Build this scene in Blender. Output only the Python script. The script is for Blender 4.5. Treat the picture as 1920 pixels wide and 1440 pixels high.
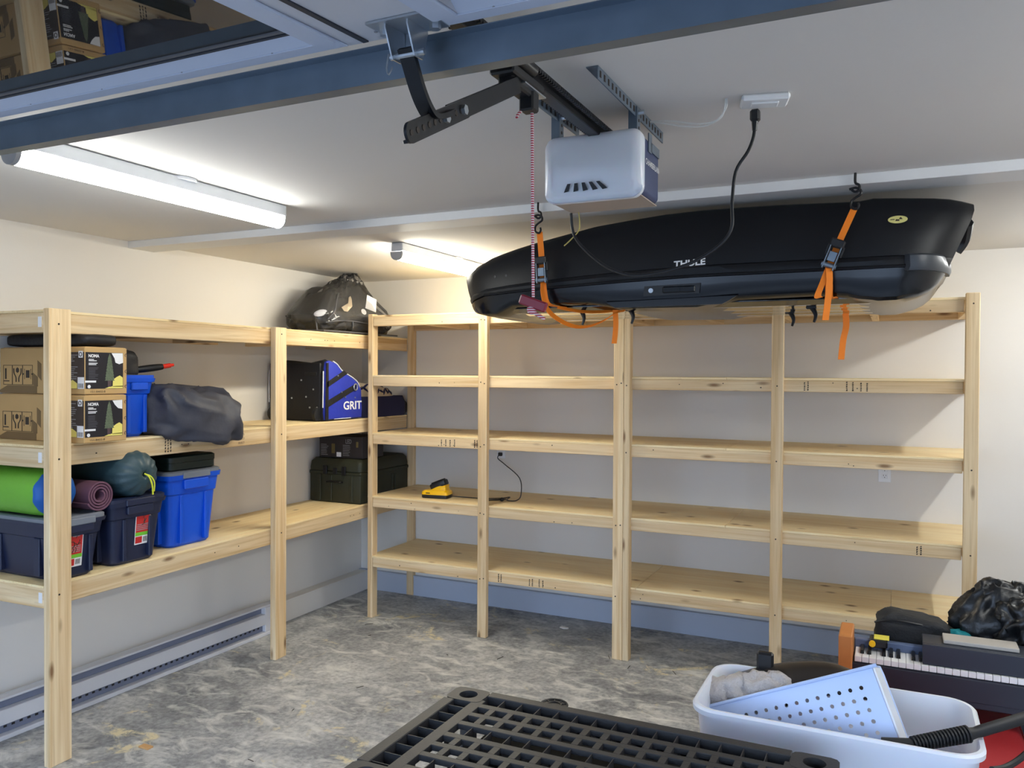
import bpy, bmesh, math, random
from mathutils import Vector, Matrix, noise
random.seed(7)
SC = bpy.context.scene
for o in list(bpy.data.objects): bpy.data.objects.remove(o)
COL = SC.collection

# ---------------------------------------------------------------- camera, world, exposure
cam_d = bpy.data.cameras.new('camera'); cam = bpy.data.objects.new('camera', cam_d); COL.objects.link(cam)
cam_d.sensor_width = 36; cam_d.lens = 1518.33/1920*36; cam_d.clip_start = .02
r_ = Vector((.9037349, .42805863, .00538802)); u_ = Vector((-.0104832, .00954672, .99989948)); f_ = Vector((-.42796417, .90370054, -.01311513))
cam.matrix_world = Matrix(((r_.x, u_.x, -f_.x, 3.8608), (r_.y, u_.y, -f_.y, -5.3436), (r_.z, u_.z, -f_.z, 1.7179), (0, 0, 0, 1)))
SC.camera = cam
w = bpy.data.worlds.new('sky'); SC.world = w; w.use_nodes = True
w.node_tree.nodes['Background'].inputs[0].default_value = (.55, .72, 1, 1)
w.node_tree.nodes['Background'].inputs[1].default_value = 2.7
LAMPS = {'front left': ((.98, .985, .93, 1), 15.5), 'rear left': ((.98, .93, .78, 1), 32.0), 'front right': ((.97, .99, .96, 1), 26.0), 'rear right': ((.97, .985, .95, 1), 27.0)}
vs = SC.view_settings; vs.view_transform = 'Standard'; vs.look = 'None'; vs.gamma = 1; vs.use_curve_mapping = False
vs.exposure = 1.05

# ---------------------------------------------------------------- geometry helpers
class B:
    def __init__(s): s.bm = bmesh.new()
    def add(s, vs, fs, M=None):
        v = [s.bm.verts.new(M @ Vector(p) if M else p) for p in vs]
        for f in fs:
            try: s.bm.faces.new([v[i] for i in f])
            except ValueError: pass
        return s
    def box(s, x0, x1, y0, y1, z0, z1, bev=0, M=None):
        vs = [(x, y, z) for x in (x0, x1) for y in (y0, y1) for z in (z0, z1)]
        fs = [(0, 1, 3, 2), (4, 6, 7, 5), (0, 4, 5, 1), (2, 3, 7, 6), (0, 2, 6, 4), (1, 5, 7, 3)]
        if bev:
            t = bmesh.new(); tv = [t.verts.new(p) for p in vs]
            for f in fs: t.faces.new([tv[i] for i in f])
            bmesh.ops.bevel(t, geom=t.edges[:], offset=bev, segments=2 if bev > .006 else 1, affect='EDGES', profile=.5)
            t.verts.index_update()
            vs = [v.co.copy() for v in t.verts]; fs = [[v.index for v in f.verts] for f in t.faces]; t.free()
        return s.add(vs, fs, M)
    def loft(s, rings, c0=True, c1=True, M=None, closed=True):
        n = len(rings[0]); vs = [p for r in rings for p in r]; fs = []
        for i in range(len(rings)-1):
            for j in range(n if closed else n-1):
                k = (j+1) % n; fs.append((i*n+j, i*n+k, (i+1)*n+k, (i+1)*n+j))
        if c0: fs.append(list(range(n))[::-1])
        if c1: fs.append(list(range((len(rings)-1)*n, len(rings)*n)))
        return s.add(vs, fs, M)
    def tube(s, pts, r, n=8, sub=4, M=None, caps=True):
        pts = [Vector(p) for p in pts]
        if sub > 1 and len(pts) > 2: pts = crom(pts, sub)
        rings = []; up = None
        for i, p in enumerate(pts):
            t = (pts[min(i+1, len(pts)-1)]-pts[max(i-1, 0)]).normalized()
            if up is None:
                up = Vector((0, 0, 1)) if abs(t.z) < .9 else Vector((1, 0, 0))
            a = t.cross(up)
            if a.length < 1e-4: a = t.cross(Vector((.3, .9, .1)))
            a.normalize(); up = a.cross(t).normalized()
            rr = r(i/(len(pts)-1)) if callable(r) else r
            rings.append([p+a*math.cos(q)*rr+up*math.sin(q)*rr for q in [2*math.pi*k/n for k in range(n)]])
        return s.loft(rings, caps, caps, M)
    def cyl(s, p0, p1, r, n=16, r1=None, M=None):
        r1 = r if r1 is None else r1
        return s.tube([p0, p1], lambda t: r+(r1-r)*t, n, 1, M)
    def prism(s, poly, M, d):
        """2D polygon in the local xy plane of M, thickness d along local z"""
        n = len(poly); vs = [(x, y, 0) for x, y in poly]+[(x, y, d) for x, y in poly]
        fs = [list(range(n))[::-1], list(range(n, 2*n))]+[(i, (i+1) % n, (i+1) % n+n, i+n) for i in range(n)]
        return s.add(vs, fs, M)
    def ribbon(s, pts, wv, th=.002, sub=4, M=None):
        pts = [Vector(p) for p in pts]
        if sub > 1 and len(pts) > 2: pts = crom(pts, sub)
        wv = Vector(wv)/2; rings = []
        for i, p in enumerate(pts):
            t = (pts[min(i+1, len(pts)-1)]-pts[max(i-1, 0)]).normalized()
            nn = t.cross(wv).normalized()*th/2
            rings.append([p-wv-nn, p+wv-nn, p+wv+nn, p-wv+nn])
        return s.loft(rings, True, True, M)
    def blob(s, c, r, e=.8, e2=.8, amp=.0, fr=6, nu=40, nv=24, seed=0, ridge=0., zmin=None, M=None, fn=None):
        c = Vector(c); rings = []
        sg = lambda v, p: math.copysign(abs(v)**p, v)
        for i in range(1, nv):
            th = -math.pi/2+math.pi*i/nv; ring = []
            for j in range(nu):
                ph = 2*math.pi*j/nu
                d = Vector((sg(math.cos(th), e)*sg(math.cos(ph), e2), sg(math.cos(th), e)*sg(math.sin(ph), e2), sg(math.sin(th), e)))
                p = Vector((d.x*r[0], d.y*r[1], d.z*r[2]))
                q = (p+Vector((seed*3.1, seed*1.7, seed)))*fr
                k = noise.noise(q)+.5*noise.noise(q*2.1)
                if ridge: k = k*(1-ridge)+ridge*(1-2.6*abs(noise.noise(q*1.3+Vector((5, 2, 1)))))
                p += Vector((math.cos(th)*math.cos(ph), math.cos(th)*math.sin(ph), math.sin(th)))*k*amp
                if fn: p = fn(p)
                p = p+c
                if zmin is not None and p.z < zmin: p.z = zmin+.002*noise.noise(q)*0
                ring.append(p)
            rings.append(ring)
        return s.loft(rings, True, True, M)

def crom(p, n):
    out = []
    for i in range(len(p)-1):
        a, b, c, d = p[max(i-1, 0)], p[i], p[i+1], p[min(i+2, len(p)-1)]
        for k in range(n):
            t = k/n
            out.append(.5*((2*b)+(c-a)*t+(2*a-5*b+4*c-d)*t*t+(3*b-a-3*c+d)*t**3))
    return out+[p[-1]]
def rr(cx, cy, z, hx, hy, r, n=4):
    out = []; r = min(r, hx, hy)
    for k, (sx, sy) in enumerate(((1, 1), (-1, 1), (-1, -1), (1, -1))):
        for i in range(n+1):
            a = math.pi/2*(k+i/n)
            out.append((cx+sx*(hx-r)+r*math.cos(a), cy+sy*(hy-r)+r*math.sin(a), z))
    return out
def frame(o, x, y):
    x = Vector(x).normalized(); y = Vector(y).normalized(); z = x.cross(y)
    M = Matrix((x, y, z)).transposed().to_4x4(); M.translation = Vector(o); return M

WL = {}
def obj(name, b, m, parent=None, ang=35, label=None, kind=None, sub=0):
    bm = b.bm; bmesh.ops.recalc_face_normals(bm, faces=bm.faces[:])
    ca = math.radians(ang)
    for e in bm.edges:
        if len(e.link_faces) == 2 and e.calc_face_angle(0) > ca: e.smooth = False
    for f in bm.faces: f.smooth = True
    xs = [v.co for v in bm.verts]
    c = Vector([(min(p[i] for p in xs)+max(p[i] for p in xs))/2 for i in range(3)])
    if not parent: c.z = min(p.z for p in xs)
    for v in bm.verts: v.co -= c
    me = bpy.data.meshes.new(name); bm.to_mesh(me); bm.free()
    o = bpy.data.objects.new(name, me); COL.objects.link(o); me.materials.append(m)
    if sub:
        md = o.modifiers.new('smooth', 'SUBSURF'); md.levels = md.render_levels = sub
    return place(o, c, parent, label, kind)
def place(o, c, parent=None, label=None, kind=None):
    c = Vector(c); WL[o.name] = c
    if parent: o.parent = parent; o.location = c-WL[parent.name]
    else: o.location = c
    if label: o['label'] = label
    if kind: o['kind'] = kind
    return o
def tag(o, label, cat, group=None):
    o['label'] = label; o['category'] = cat
    if group: o['group'] = group
    return o
def thing(name, label, cat, loc=(0, 0, 0), local=False, rot=(0, 0, 0), group=None):
    o = bpy.data.objects.new(name, None); COL.objects.link(o); o.empty_display_size = .1
    o.location = loc; o.rotation_euler = rot; WL[o.name] = Vector((0, 0, 0)) if local else Vector(loc)
    return tag(o, label, cat, group)
def struct(name, b, m, parent=None): return obj(name, b, m, parent, kind=None if parent else 'structure')
def dup(o, parent, c):
    n = o.copy(); COL.objects.link(n); n.parent = None; return place(n, c, parent)
def text(name, s, M, width, m, parent, height=None, bold=0., ext=.0004, label=None):
    cu = bpy.data.curves.new('t', 'FONT'); cu.body = s; cu.size = 1; cu.align_x = 'CENTER'; cu.align_y = 'CENTER'; cu.offset = bold; cu.extrude = 0; cu.resolution_u = 3
    t = bpy.data.objects.new('t', cu); COL.objects.link(t)
    me = bpy.data.meshes.new_from_object(t.evaluated_get(bpy.context.evaluated_depsgraph_get()))
    bpy.data.objects.remove(t); bpy.data.curves.remove(cu)
    xs = [v.co.x for v in me.vertices]; ys = [v.co.y for v in me.vertices]
    k = width/(max(xs)-min(xs)); ky = height/(max(ys)-min(ys)) if height else k
    cx = (max(xs)+min(xs))/2; cy = (max(ys)+min(ys))/2
    b = B(); b.add([((v.co.x-cx)*k, (v.co.y-cy)*ky, ext) for v in me.vertices], [list(p.vertices) for p in me.polygons], M)
    bpy.data.meshes.remove(me)
    bm = b.bm; c = M.translation.copy()
    for v in bm.verts: v.co -= c
    me2 = bpy.data.meshes.new(name); bm.to_mesh(me2); bm.free(); o = bpy.data.objects.new(name, me2); COL.objects.link(o); me2.materials.append(m)
    return place(o, c, parent, label)

# ---------------------------------------------------------------- materials
def lin(c):
    f = lambda v: v/12.92 if v <= .04045 else ((v+.055)/1.055)**2.4
    return tuple(f(v/255) for v in c)+(1,)
def mat(name, c, rough=.5, metal=0, spec=.5, var=.06, scale=8, bump=0., bscale=None, coat=0, **kw):
    m = bpy.data.materials.new(name); m.use_nodes = True; nt = m.node_tree; N = nt.nodes; L = nt.links; p = N['Principled BSDF']
    tc = N.new('ShaderNodeTexCoord'); nz = N.new('ShaderNodeTexNoise'); nz.inputs['Scale'].default_value = scale; nz.inputs['Detail'].default_value = 4
    L.new(tc.outputs['Object'], nz.inputs['Vector'])
    mx = N.new('ShaderNodeMix'); mx.data_type = 'RGBA'; col = lin(c)
    mx.inputs[6].default_value = tuple(v*(1-var) for v in col[:3])+(1,); mx.inputs[7].default_value = tuple(min(1, v*(1+var)) for v in col[:3])+(1,)
    L.new(nz.outputs['Fac'], mx.inputs[0]); L.new(mx.outputs[2], p.inputs['Base Color'])
    p.inputs['Roughness'].default_value = rough; p.inputs['Metallic'].default_value = metal; p.inputs['Specular IOR Level'].default_value = spec
    if coat: p.inputs['Coat Weight'].default_value = coat
    if bump:
        bp = N.new('ShaderNodeBump'); bp.inputs['Strength'].default_value = bump; bp.inputs['Distance'].default_value = .01
        n2 = N.new('ShaderNodeTexNoise'); n2.inputs['Scale'].default_value = bscale or scale*4; n2.inputs['Detail'].default_value = 5
        L.new(tc.outputs['Object'], n2.inputs['Vector']); L.new(n2.outputs['Fac'], bp.inputs['Height']); L.new(bp.outputs['Normal'], p.inputs['Normal'])
    for k, v in kw.items(): p.inputs[k].default_value = v
    return m
def wood(name, axis, light=(234, 211, 172), dark=(212, 178, 130), ply=False):
    m = bpy.data.materials.new(name); m.use_nodes = True; nt = m.node_tree; N = nt.nodes; L = nt.links; p = N['Principled BSDF']
    tc = N.new('ShaderNodeTexCoord'); oi = N.new('ShaderNodeObjectInfo')
    vm = N.new('ShaderNodeVectorMath'); vm.operation = 'SCALE'; vm.inputs[0].default_value = (37, 23, 51); L.new(oi.outputs['Random'], vm.inputs['Scale'])
    ad = N.new('ShaderNodeVectorMath'); ad.operation = 'ADD'; L.new(tc.outputs['Object'], ad.inputs[0]); L.new(vm.outputs[0], ad.inputs[1])
    def mp(along, across):
        q = N.new('ShaderNodeMapping'); sc = [across]*3; sc[axis] = along; q.inputs['Scale'].default_value = sc; L.new(ad.outputs[0], q.inputs['Vector']); return q
    n1 = N.new('ShaderNodeTexNoise'); n1.inputs['Scale'].default_value = 1; n1.inputs['Detail'].default_value = 5; n1.inputs['Distortion'].default_value = 1.2
    L.new(mp(.8, 9 if ply else 22).outputs[0], n1.inputs['Vector'])
    cr = N.new('ShaderNodeValToRGB'); e = cr.color_ramp.elements; e[0].position = .3; e[0].color = lin(dark); e[1].position = .62; e[1].color = lin(light)
    L.new(n1.outputs['Fac'], cr.inputs[0])
    n2 = N.new('ShaderNodeTexNoise'); n2.inputs['Scale'].default_value = 1; n2.inputs['Detail'].default_value = 6
    L.new(mp(3, 90).outputs[0], n2.inputs['Vector'])
    cr2 = N.new('ShaderNodeValToRGB'); e = cr2.color_ramp.elements; e[0].position = .25; e[0].color = (.72, .66, .58, 1); e[1].position = .5; e[1].color = (1, 1, 1, 1)
    L.new(n2.outputs['Fac'], cr2.inputs[0])
    m1 = N.new('ShaderNodeMix'); m1.data_type = 'RGBA'; m1.blend_type = 'MULTIPLY'; m1.inputs[0].default_value = .6; L.new(cr.outputs[0], m1.inputs[6]); L.new(cr2.outputs[0], m1.inputs[7])
    vo = N.new('ShaderNodeTexVoronoi'); vo.inputs['Scale'].default_value = 1; L.new(mp(3.2 if not ply else 4, 11 if not ply else 7).outputs[0], vo.inputs['Vector'])
    ck = N.new('ShaderNodeValToRGB'); e = ck.color_ramp.elements; e[0].position = .05; e[0].color = lin((118, 78, 44)); e[1].position = .16; e[1].color = (1, 1, 1, 1)
    L.new(vo.outputs['Distance'], ck.inputs[0])
    m2 = N.new('ShaderNodeMix'); m2.data_type = 'RGBA'; m2.blend_type = 'MULTIPLY'; m2.inputs[0].default_value = .8; L.new(m1.outputs[2], m2.inputs[6]); L.new(ck.outputs[0], m2.inputs[7])
    hs = N.new('ShaderNodeHueSaturation'); mr = N.new('ShaderNodeMapRange'); mr.inputs[3].default_value = .9; mr.inputs[4].default_value = 1.07
    L.new(oi.outputs['Random'], mr.inputs[0]); L.new(mr.outputs[0], hs.inputs['Value']); L.new(m2.outputs[2], hs.inputs['Color']); L.new(hs.outputs[0], p.inputs['Base Color'])
    p.inputs['Roughness'].default_value = .62; p.inputs['Specular IOR Level'].default_value = .3
    bp = N.new('ShaderNodeBump'); bp.inputs['Strength'].default_value = .12; bp.inputs['Distance'].default_value = .004; L.new(n2.outputs['Fac'], bp.inputs['Height']); L.new(bp.outputs[0], p.inputs['Normal'])
    return m
def concrete():
    m = bpy.data.materials.new('concrete'); m.use_nodes = True; nt = m.node_tree; N = nt.nodes; L = nt.links; p = N['Principled BSDF']
    tc = N.new('ShaderNodeTexCoord')
    def nz(sc, det, dist=0, mp=None):
        n = N.new('ShaderNodeTexNoise'); n.inputs['Scale'].default_value = sc; n.inputs['Detail'].default_value = det; n.inputs['Distortion'].default_value = dist; n.inputs['Roughness'].default_value = .65
        if mp:
            q = N.new('ShaderNodeMapping'); q.inputs['Scale'].default_value = mp; q.inputs['Rotation'].default_value = (0, 0, .5); L.new(tc.outputs['Object'], q.inputs[0]); L.new(q.outputs[0], n.inputs[0])
        else: L.new(tc.outputs['Object'], n.inputs[0])
        return n
    def ramp(n, a, b, ca, cb):
        c = N.new('ShaderNodeValToRGB'); e = c.color_ramp.elements; e[0].position = a; e[1].position = b; e[0].color = ca; e[1].color = cb; L.new(n.outputs['Fac'], c.inputs[0]); return c
    base = ramp(nz(2.2, 10, .5), .36, .66, lin((126, 128, 132)), lin((196, 197, 197)))
    fine = ramp(nz(38, 8), .3, .7, (.55, .55, .56, 1), (1.25, 1.24, 1.22, 1))
    m1 = N.new('ShaderNodeMix'); m1.data_type = 'RGBA'; m1.blend_type = 'MULTIPLY'; m1.inputs[0].default_value = 1; L.new(base.outputs[0], m1.inputs[6]); L.new(fine.outputs[0], m1.inputs[7])
    dust = ramp(nz(5.5, 10, .7, (1, 1.7, 1)), .5, .68, (0, 0, 0, 1), (1, 1, 1, 1))
    m2 = N.new('ShaderNodeMix'); m2.data_type = 'RGBA'; L.new(dust.outputs[0], m2.inputs[0]); L.new(m1.outputs[2], m2.inputs[6]); m2.inputs[7].default_value = lin((214, 213, 208))
    saw = ramp(nz(2.6, 10, 1.3), .585, .65, (0, 0, 0, 1), (1, 1, 1, 1)); saw2 = ramp(nz(14, 6, 1), .42, .55, (0, 0, 0, 1), (1, 1, 1, 1))
    mm = N.new('ShaderNodeMix'); mm.data_type = 'RGBA'; mm.blend_type = 'MULTIPLY'; mm.inputs[0].default_value = 1; L.new(saw.outputs[0], mm.inputs[6]); L.new(saw2.outputs[0], mm.inputs[7])
    m3 = N.new('ShaderNodeMix'); m3.data_type = 'RGBA'; L.new(mm.outputs[2], m3.inputs[0]); L.new(m2.outputs[2], m3.inputs[6]); m3.inputs[7].default_value = lin((216, 204, 168))
    L.new(m3.outputs[2], p.inputs['Base Color']); p.inputs['Roughness'].default_value = .6; p.inputs['Specular IOR Level'].default_value = .35
    bp = N.new('ShaderNodeBump'); bp.inputs['Strength'].default_value = .15; bp.inputs['Distance'].default_value = .004; L.new(fine.outputs[0], bp.inputs['Height']); L.new(bp.outputs[0], p.inputs['Normal'])
    return m
def emit(name, c, s):
    m = bpy.data.materials.new(name); m.use_nodes = True; p = m.node_tree.nodes['Principled BSDF']
    p.inputs['Base Color'].default_value = (.9, .9, .9, 1); p.inputs['Emission Color'].default_value = c; p.inputs['Emission Strength'].default_value = s; return m
def clear(name, tint, refl, rough=.08, op=0.):
    """thin sheet: transparent with fresnel gloss, op = share of tinted diffuse"""
    m = bpy.data.materials.new(name); m.use_nodes = True; nt = m.node_tree; N = nt.nodes; L = nt.links; N.remove(N['Principled BSDF'])
    t = N.new('ShaderNodeBsdfTransparent'); t.inputs[0].default_value = tint; g = N.new('ShaderNodeBsdfGlossy'); g.inputs['Roughness'].default_value = rough
    d = N.new('ShaderNodeBsdfDiffuse'); d.inputs[0].default_value = (.5, .5, .5, 1); fr = N.new('ShaderNodeFresnel'); fr.inputs[0].default_value = refl
    a = N.new('ShaderNodeMixShader'); a.inputs[0].default_value = op; L.new(t.outputs[0], a.inputs[1]); L.new(d.outputs[0], a.inputs[2])
    b = N.new('ShaderNodeMixShader'); L.new(fr.outputs[0], b.inputs[0]); L.new(a.outputs[0], b.inputs[1]); L.new(g.outputs[0], b.inputs[2]); L.new(b.outputs[0], N['Material Output'].inputs[0])
    return m
def stripes(name, ca, cb, freq, axis='Z', rough=.7):
    m = mat(name, ca, rough); nt = m.node_tree; N = nt.nodes; L = nt.links
    wv = N.new('ShaderNodeTexWave'); wv.bands_direction = axis; wv.inputs['Scale'].default_value = freq; L.new(N['Texture Coordinate'].outputs['Object'], wv.inputs[0])
    mx = N.new('ShaderNodeMix'); mx.data_type = 'RGBA'; mx.inputs[6].default_value = lin(ca); mx.inputs[7].default_value = lin(cb)
    cr = N.new('ShaderNodeValToRGB'); cr.color_ramp.elements[0].position = .45; cr.color_ramp.elements[1].position = .55
    L.new(wv.outputs['Fac'], cr.inputs[0]); L.new(cr.outputs[0], mx.inputs[0]); L.new(mx.outputs[2], N['Principled BSDF'].inputs['Base Color']); return m
WX, WY, WZ = wood('pine_x', 0), wood('pine_y', 1), wood('pine_z', 2)
PX = wood('plywood_x', 0, (250, 230, 186), (240, 212, 160), True); PY = wood('plywood_y', 1, (250, 229, 182), (240, 211, 156), True)
M = dict(
    wall=mat('wall_paint', (226, 222, 216), .75, var=.015, scale=1.5, bump=.03, bscale=120), ceil=mat('ceiling_paint', (222, 219, 215), .85, var=.02, scale=1.2, bump=.03, bscale=90),
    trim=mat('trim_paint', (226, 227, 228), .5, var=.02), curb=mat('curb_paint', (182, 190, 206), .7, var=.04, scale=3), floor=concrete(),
    ground=mat('driveway', (84, 84, 86), .9, var=.1), screw=mat('screw', (52, 42, 36), .5, .3), ink=mat('ink', (62, 52, 44), .8), white=mat('white_plastic', (236, 238, 240), .35, var=.02),
    housing=mat('lamp_housing', (214, 218, 224), .4, var=.02), black=mat('black_plastic', (22, 23, 26), .4), blackm=mat('black_metal', (20, 21, 25), .35, .3, bump=.02),
    galv=mat('galvanised_steel', (126, 140, 154), .4, .85, var=.18, scale=14, bump=.03, bscale=60), zinc=mat('zinc', (190, 196, 202), .3, .9), navy=mat('navy_plastic', (30, 38, 66), .42, var=.05),
    blue=mat('blue_plastic', (8, 84, 216), .4, var=.04), greylid=mat('grey_plastic', (120, 126, 136), .45), boxblk=mat('box_shell', (10, 13, 19), .45, var=.05, bump=.05, bscale=300, spec=.35), boxbase=mat('box_base', (9, 12, 18), .2, spec=.5, var=.05),
    boxund=mat('box_underside', (24, 22, 22), .09, spec=.8, coat=1), bumper=mat('box_bumper', (60, 64, 70), .42), orange=mat('orange_webbing', (246, 132, 22), .7, bump=.15, bscale=400), cardb=mat('cardboard', (196, 160, 106), .8, var=.06, bump=.05),
    cardd=mat('cardboard_print', (124, 100, 66), .8), prnt=mat('box_print', (26, 25, 34), .45), prntb=mat('box_print_side', (62, 50, 46), .55, var=.2, scale=30), cream=mat('print_cream', (240, 226, 120), .5), pwhite=mat('print_white', (238, 238, 240), .5),
    pdim=mat('print_dim', (96, 96, 106), .6), pgrey=mat('print_grey', (150, 152, 158), .6), tree=mat('print_tree', (94, 106, 84), .6, var=.6, scale=120), trunkp=mat('print_trunk', (84, 66, 70), .6), red=mat('label_red', (206, 44, 42), .5), green=mat('label_green', (118, 204, 56), .5),
    fabric=mat('black_fabric', (60, 62, 74), .6, bump=.2, bscale=40), fabblk=mat('black_nylon', (20, 21, 26), .6, bump=.2, bscale=60), fabblue=mat('blue_nylon', (34, 52, 170), .6, bump=.2, bscale=50), teal=mat('teal_nylon', (50, 74, 82), .45, bump=.2, bscale=40),
    lime=mat('lime_nylon', (110, 178, 52), .5, bump=.2, bscale=30), padblue=mat('cobalt_nylon', (18, 92, 176), .5, bump=.2, bscale=30), mauve=mat('mat_mauve', (112, 74, 92), .8), olive=mat('olive_plastic', (40, 43, 28), .6, var=.08, bump=.1, bscale=60),
    dgreen=mat('dark_green_plastic', (16, 34, 30), .45), darkbox=mat('light_string_box', (34, 30, 34), .5, var=.25, scale=25), yellow=mat('yellow_plastic', (252, 194, 10), .4), cordy=mat('yellow_cord', (222, 226, 60), .6), wire=mat('yellow_wire', (196, 176, 96), .5),
    rope=stripes('red_rope', (178, 42, 62), (232, 214, 216), 60), redgrip=mat('red_grip', (134, 30, 46), .45), opener=mat('opener_shell', (58, 70, 108), .5), openw=mat('opener_lens', (224, 228, 236), .28, **{'Subsurface Weight': .15}), openb=mat('opener_underside', (176, 160, 146), .5),
    wht=mat('white_cable', (226, 226, 222), .5), keyw=mat('piano_white', (240, 240, 240), .25, var=.01), keyb=mat('piano_black', (16, 16, 18), .3), piano=mat('piano_body', (38, 44, 56), .42), pgreyp=mat('piano_strip', (96, 110, 140), .4), cheek=mat('orange_wood', (196, 124, 62), .55, var=.12, scale=20),
    redseat=mat('red_upholstery', (168, 30, 36), .7, bump=.2, bscale=300), tub=mat('white_tub', (226, 230, 240), .32, var=.02, **{'Subsurface Weight': .1}), basket=mat('sky_tinted_tray', (188, 208, 246), .35, var=.03), fleece=mat('grey_fleece', (196, 188, 184), .95, var=.12, scale=60, bump=.9, bscale=160),
    fender=mat('brown_black_plastic', (44, 38, 34), .34, spec=.6), rubber=mat('black_rubber', (26, 27, 30), .55), bagp=mat('garbage_bag', (22, 24, 27), .38, spec=.5, bump=.5, bscale=22), toil=mat('toiletry_nylon', (26, 27, 30), .75, bump=.3, bscale=120), aqua=mat('teal_cloth', (24, 140, 150), .6),
    panel=mat('beige_panel', (178, 172, 164), .5), note=mat('yellow_note', (232, 218, 84), .6), grid=mat('black_shelf_plastic', (50, 50, 52), .5, bump=.1, bscale=200), shadedblk=mat('shaded_black_plastic', (15, 15, 17), .8, spec=.15), gridd=mat('navy_shelf_plastic', (30, 33, 42), .45), paper=mat('white_scrap', (226, 222, 214), .8), door=mat('door_skin', (206, 208, 216), .5, var=.03),
    doorf=mat('window_frame_white', (196, 206, 226), .5), bead=mat('glazing_bead', (112, 112, 116), .45), gasket=mat('black_gasket', (40, 44, 54), .5), sheet=mat('charcoal_fabric', (56, 54, 54), .75, bump=.3, bscale=50), pipe=mat('grey_piping', (88, 88, 92), .5), grit=mat('white_print', (240, 242, 246), .5), leaf=mat('tan_cloth', (214, 196, 168), .7), navyc=mat('navy_cloth', (28, 30, 72), .7),
    heater=mat('heater_enamel', (212, 212, 216), .4, var=.02), heatd=mat('heater_slot', (116, 122, 142), .5), oval=mat('oval_sticker', (214, 206, 130), .5), glass=clear('window_glass', (.75, .78, .82, 1), 1.9, .01, .06), vinyl=clear('clear_vinyl', (.86, .86, .88, 1), 1.45, .12, .05), lens2=mat('lamp_end_cap', (176, 178, 182), .45))

# ---------------------------------------------------------------- room
RX, FY, H = 6.2, -6.5, 2.44
struct('floor', B().box(-.1, RX+.1, FY, .1, -.1, 0), M['floor'])
struct('ceiling', B().box(-.1, RX+.1, FY-.1, .1, H, H+.1), M['ceil'])
struct('wall_left', B().box(-.12, 0, FY, .1, 0, H), M['wall'])
struct('wall_back', B().box(0, RX, 0, .12, 0, H), M['wall'])
struct('wall_right', B().box(RX, RX+.12, FY, .1, 0, H), M['wall'])
struct('wall_front', B().box(-.1, .62, FY-.12, FY, 0, H).box(5.58, RX+.1, FY-.12, FY, 0, H).box(.62, 5.58, FY-.12, FY, 2.16, H), M['wall'])
struct('driveway', B().box(-14, 20, -30, FY, -.14, -.02), M['ground'])
struct('trim_1', B().box(0, RX, -2.185, -2.012, H-.038, H, .002), M['trim'])
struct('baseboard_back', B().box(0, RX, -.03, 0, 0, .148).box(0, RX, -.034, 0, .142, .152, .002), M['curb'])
struct('baseboard_left', B().box(0, .085, FY, -.0, 0, .142).box(0, .09, FY, 0, .138, .148, .002), M['wall'])

# ---------------------------------------------------------------- lamps
def lamp(x, y0, y1, label, which):
    lens = emit('lamp_lens_'+which.replace(' ', '_'), *LAMPS[which])
    t = thing('shop_light', label, 'ceiling light', (x, (y0+y1)/2, H), group=None)
    obj('housing', B().box(x-.036, x+.036, y0, y1, H-.05, H-.002, .004), M['housing'], t)
    def ring(y, k=1): return [(x+.037*k*math.cos(a), y, H-.052-.046*k*abs(math.sin(a))**.8) for a in [math.pi+math.pi*i/12 for i in range(13)]]
    obj('diffuser', B().loft([ring(y0+.012), ring(y1-.012)]), lens, t, 50)
    for ya, yb in ((y0-.004, y0+.012), (y1-.012, y1-.008)):
        obj('end_cap', B().loft([ring(ya, 1.03), ring(yb, 1.03)]), M['lens2'], t, 50)
    obj('canopy', B().cyl((x, (y0+y1)/2+.05, H-.012), (x, (y0+y1)/2+.05, H-.001), .058, 24), M['housing'], t)
lamp(1.435, -3.775, -2.585, 'long white tube light on the ceiling above the left shelves, in front of the beam', 'front left')
lamp(1.36, -1.565, -.38, 'white tube light near the back wall, partly hidden by the black roof box', 'rear left')
lamp(4.94, -3.73, -2.59, 'white tube light on the ceiling in the right half of the garage, before the beam', 'front right')
lamp(4.94, -1.565, -.38, 'white tube light on the ceiling in the right rear corner by the back wall', 'rear right')

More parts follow.
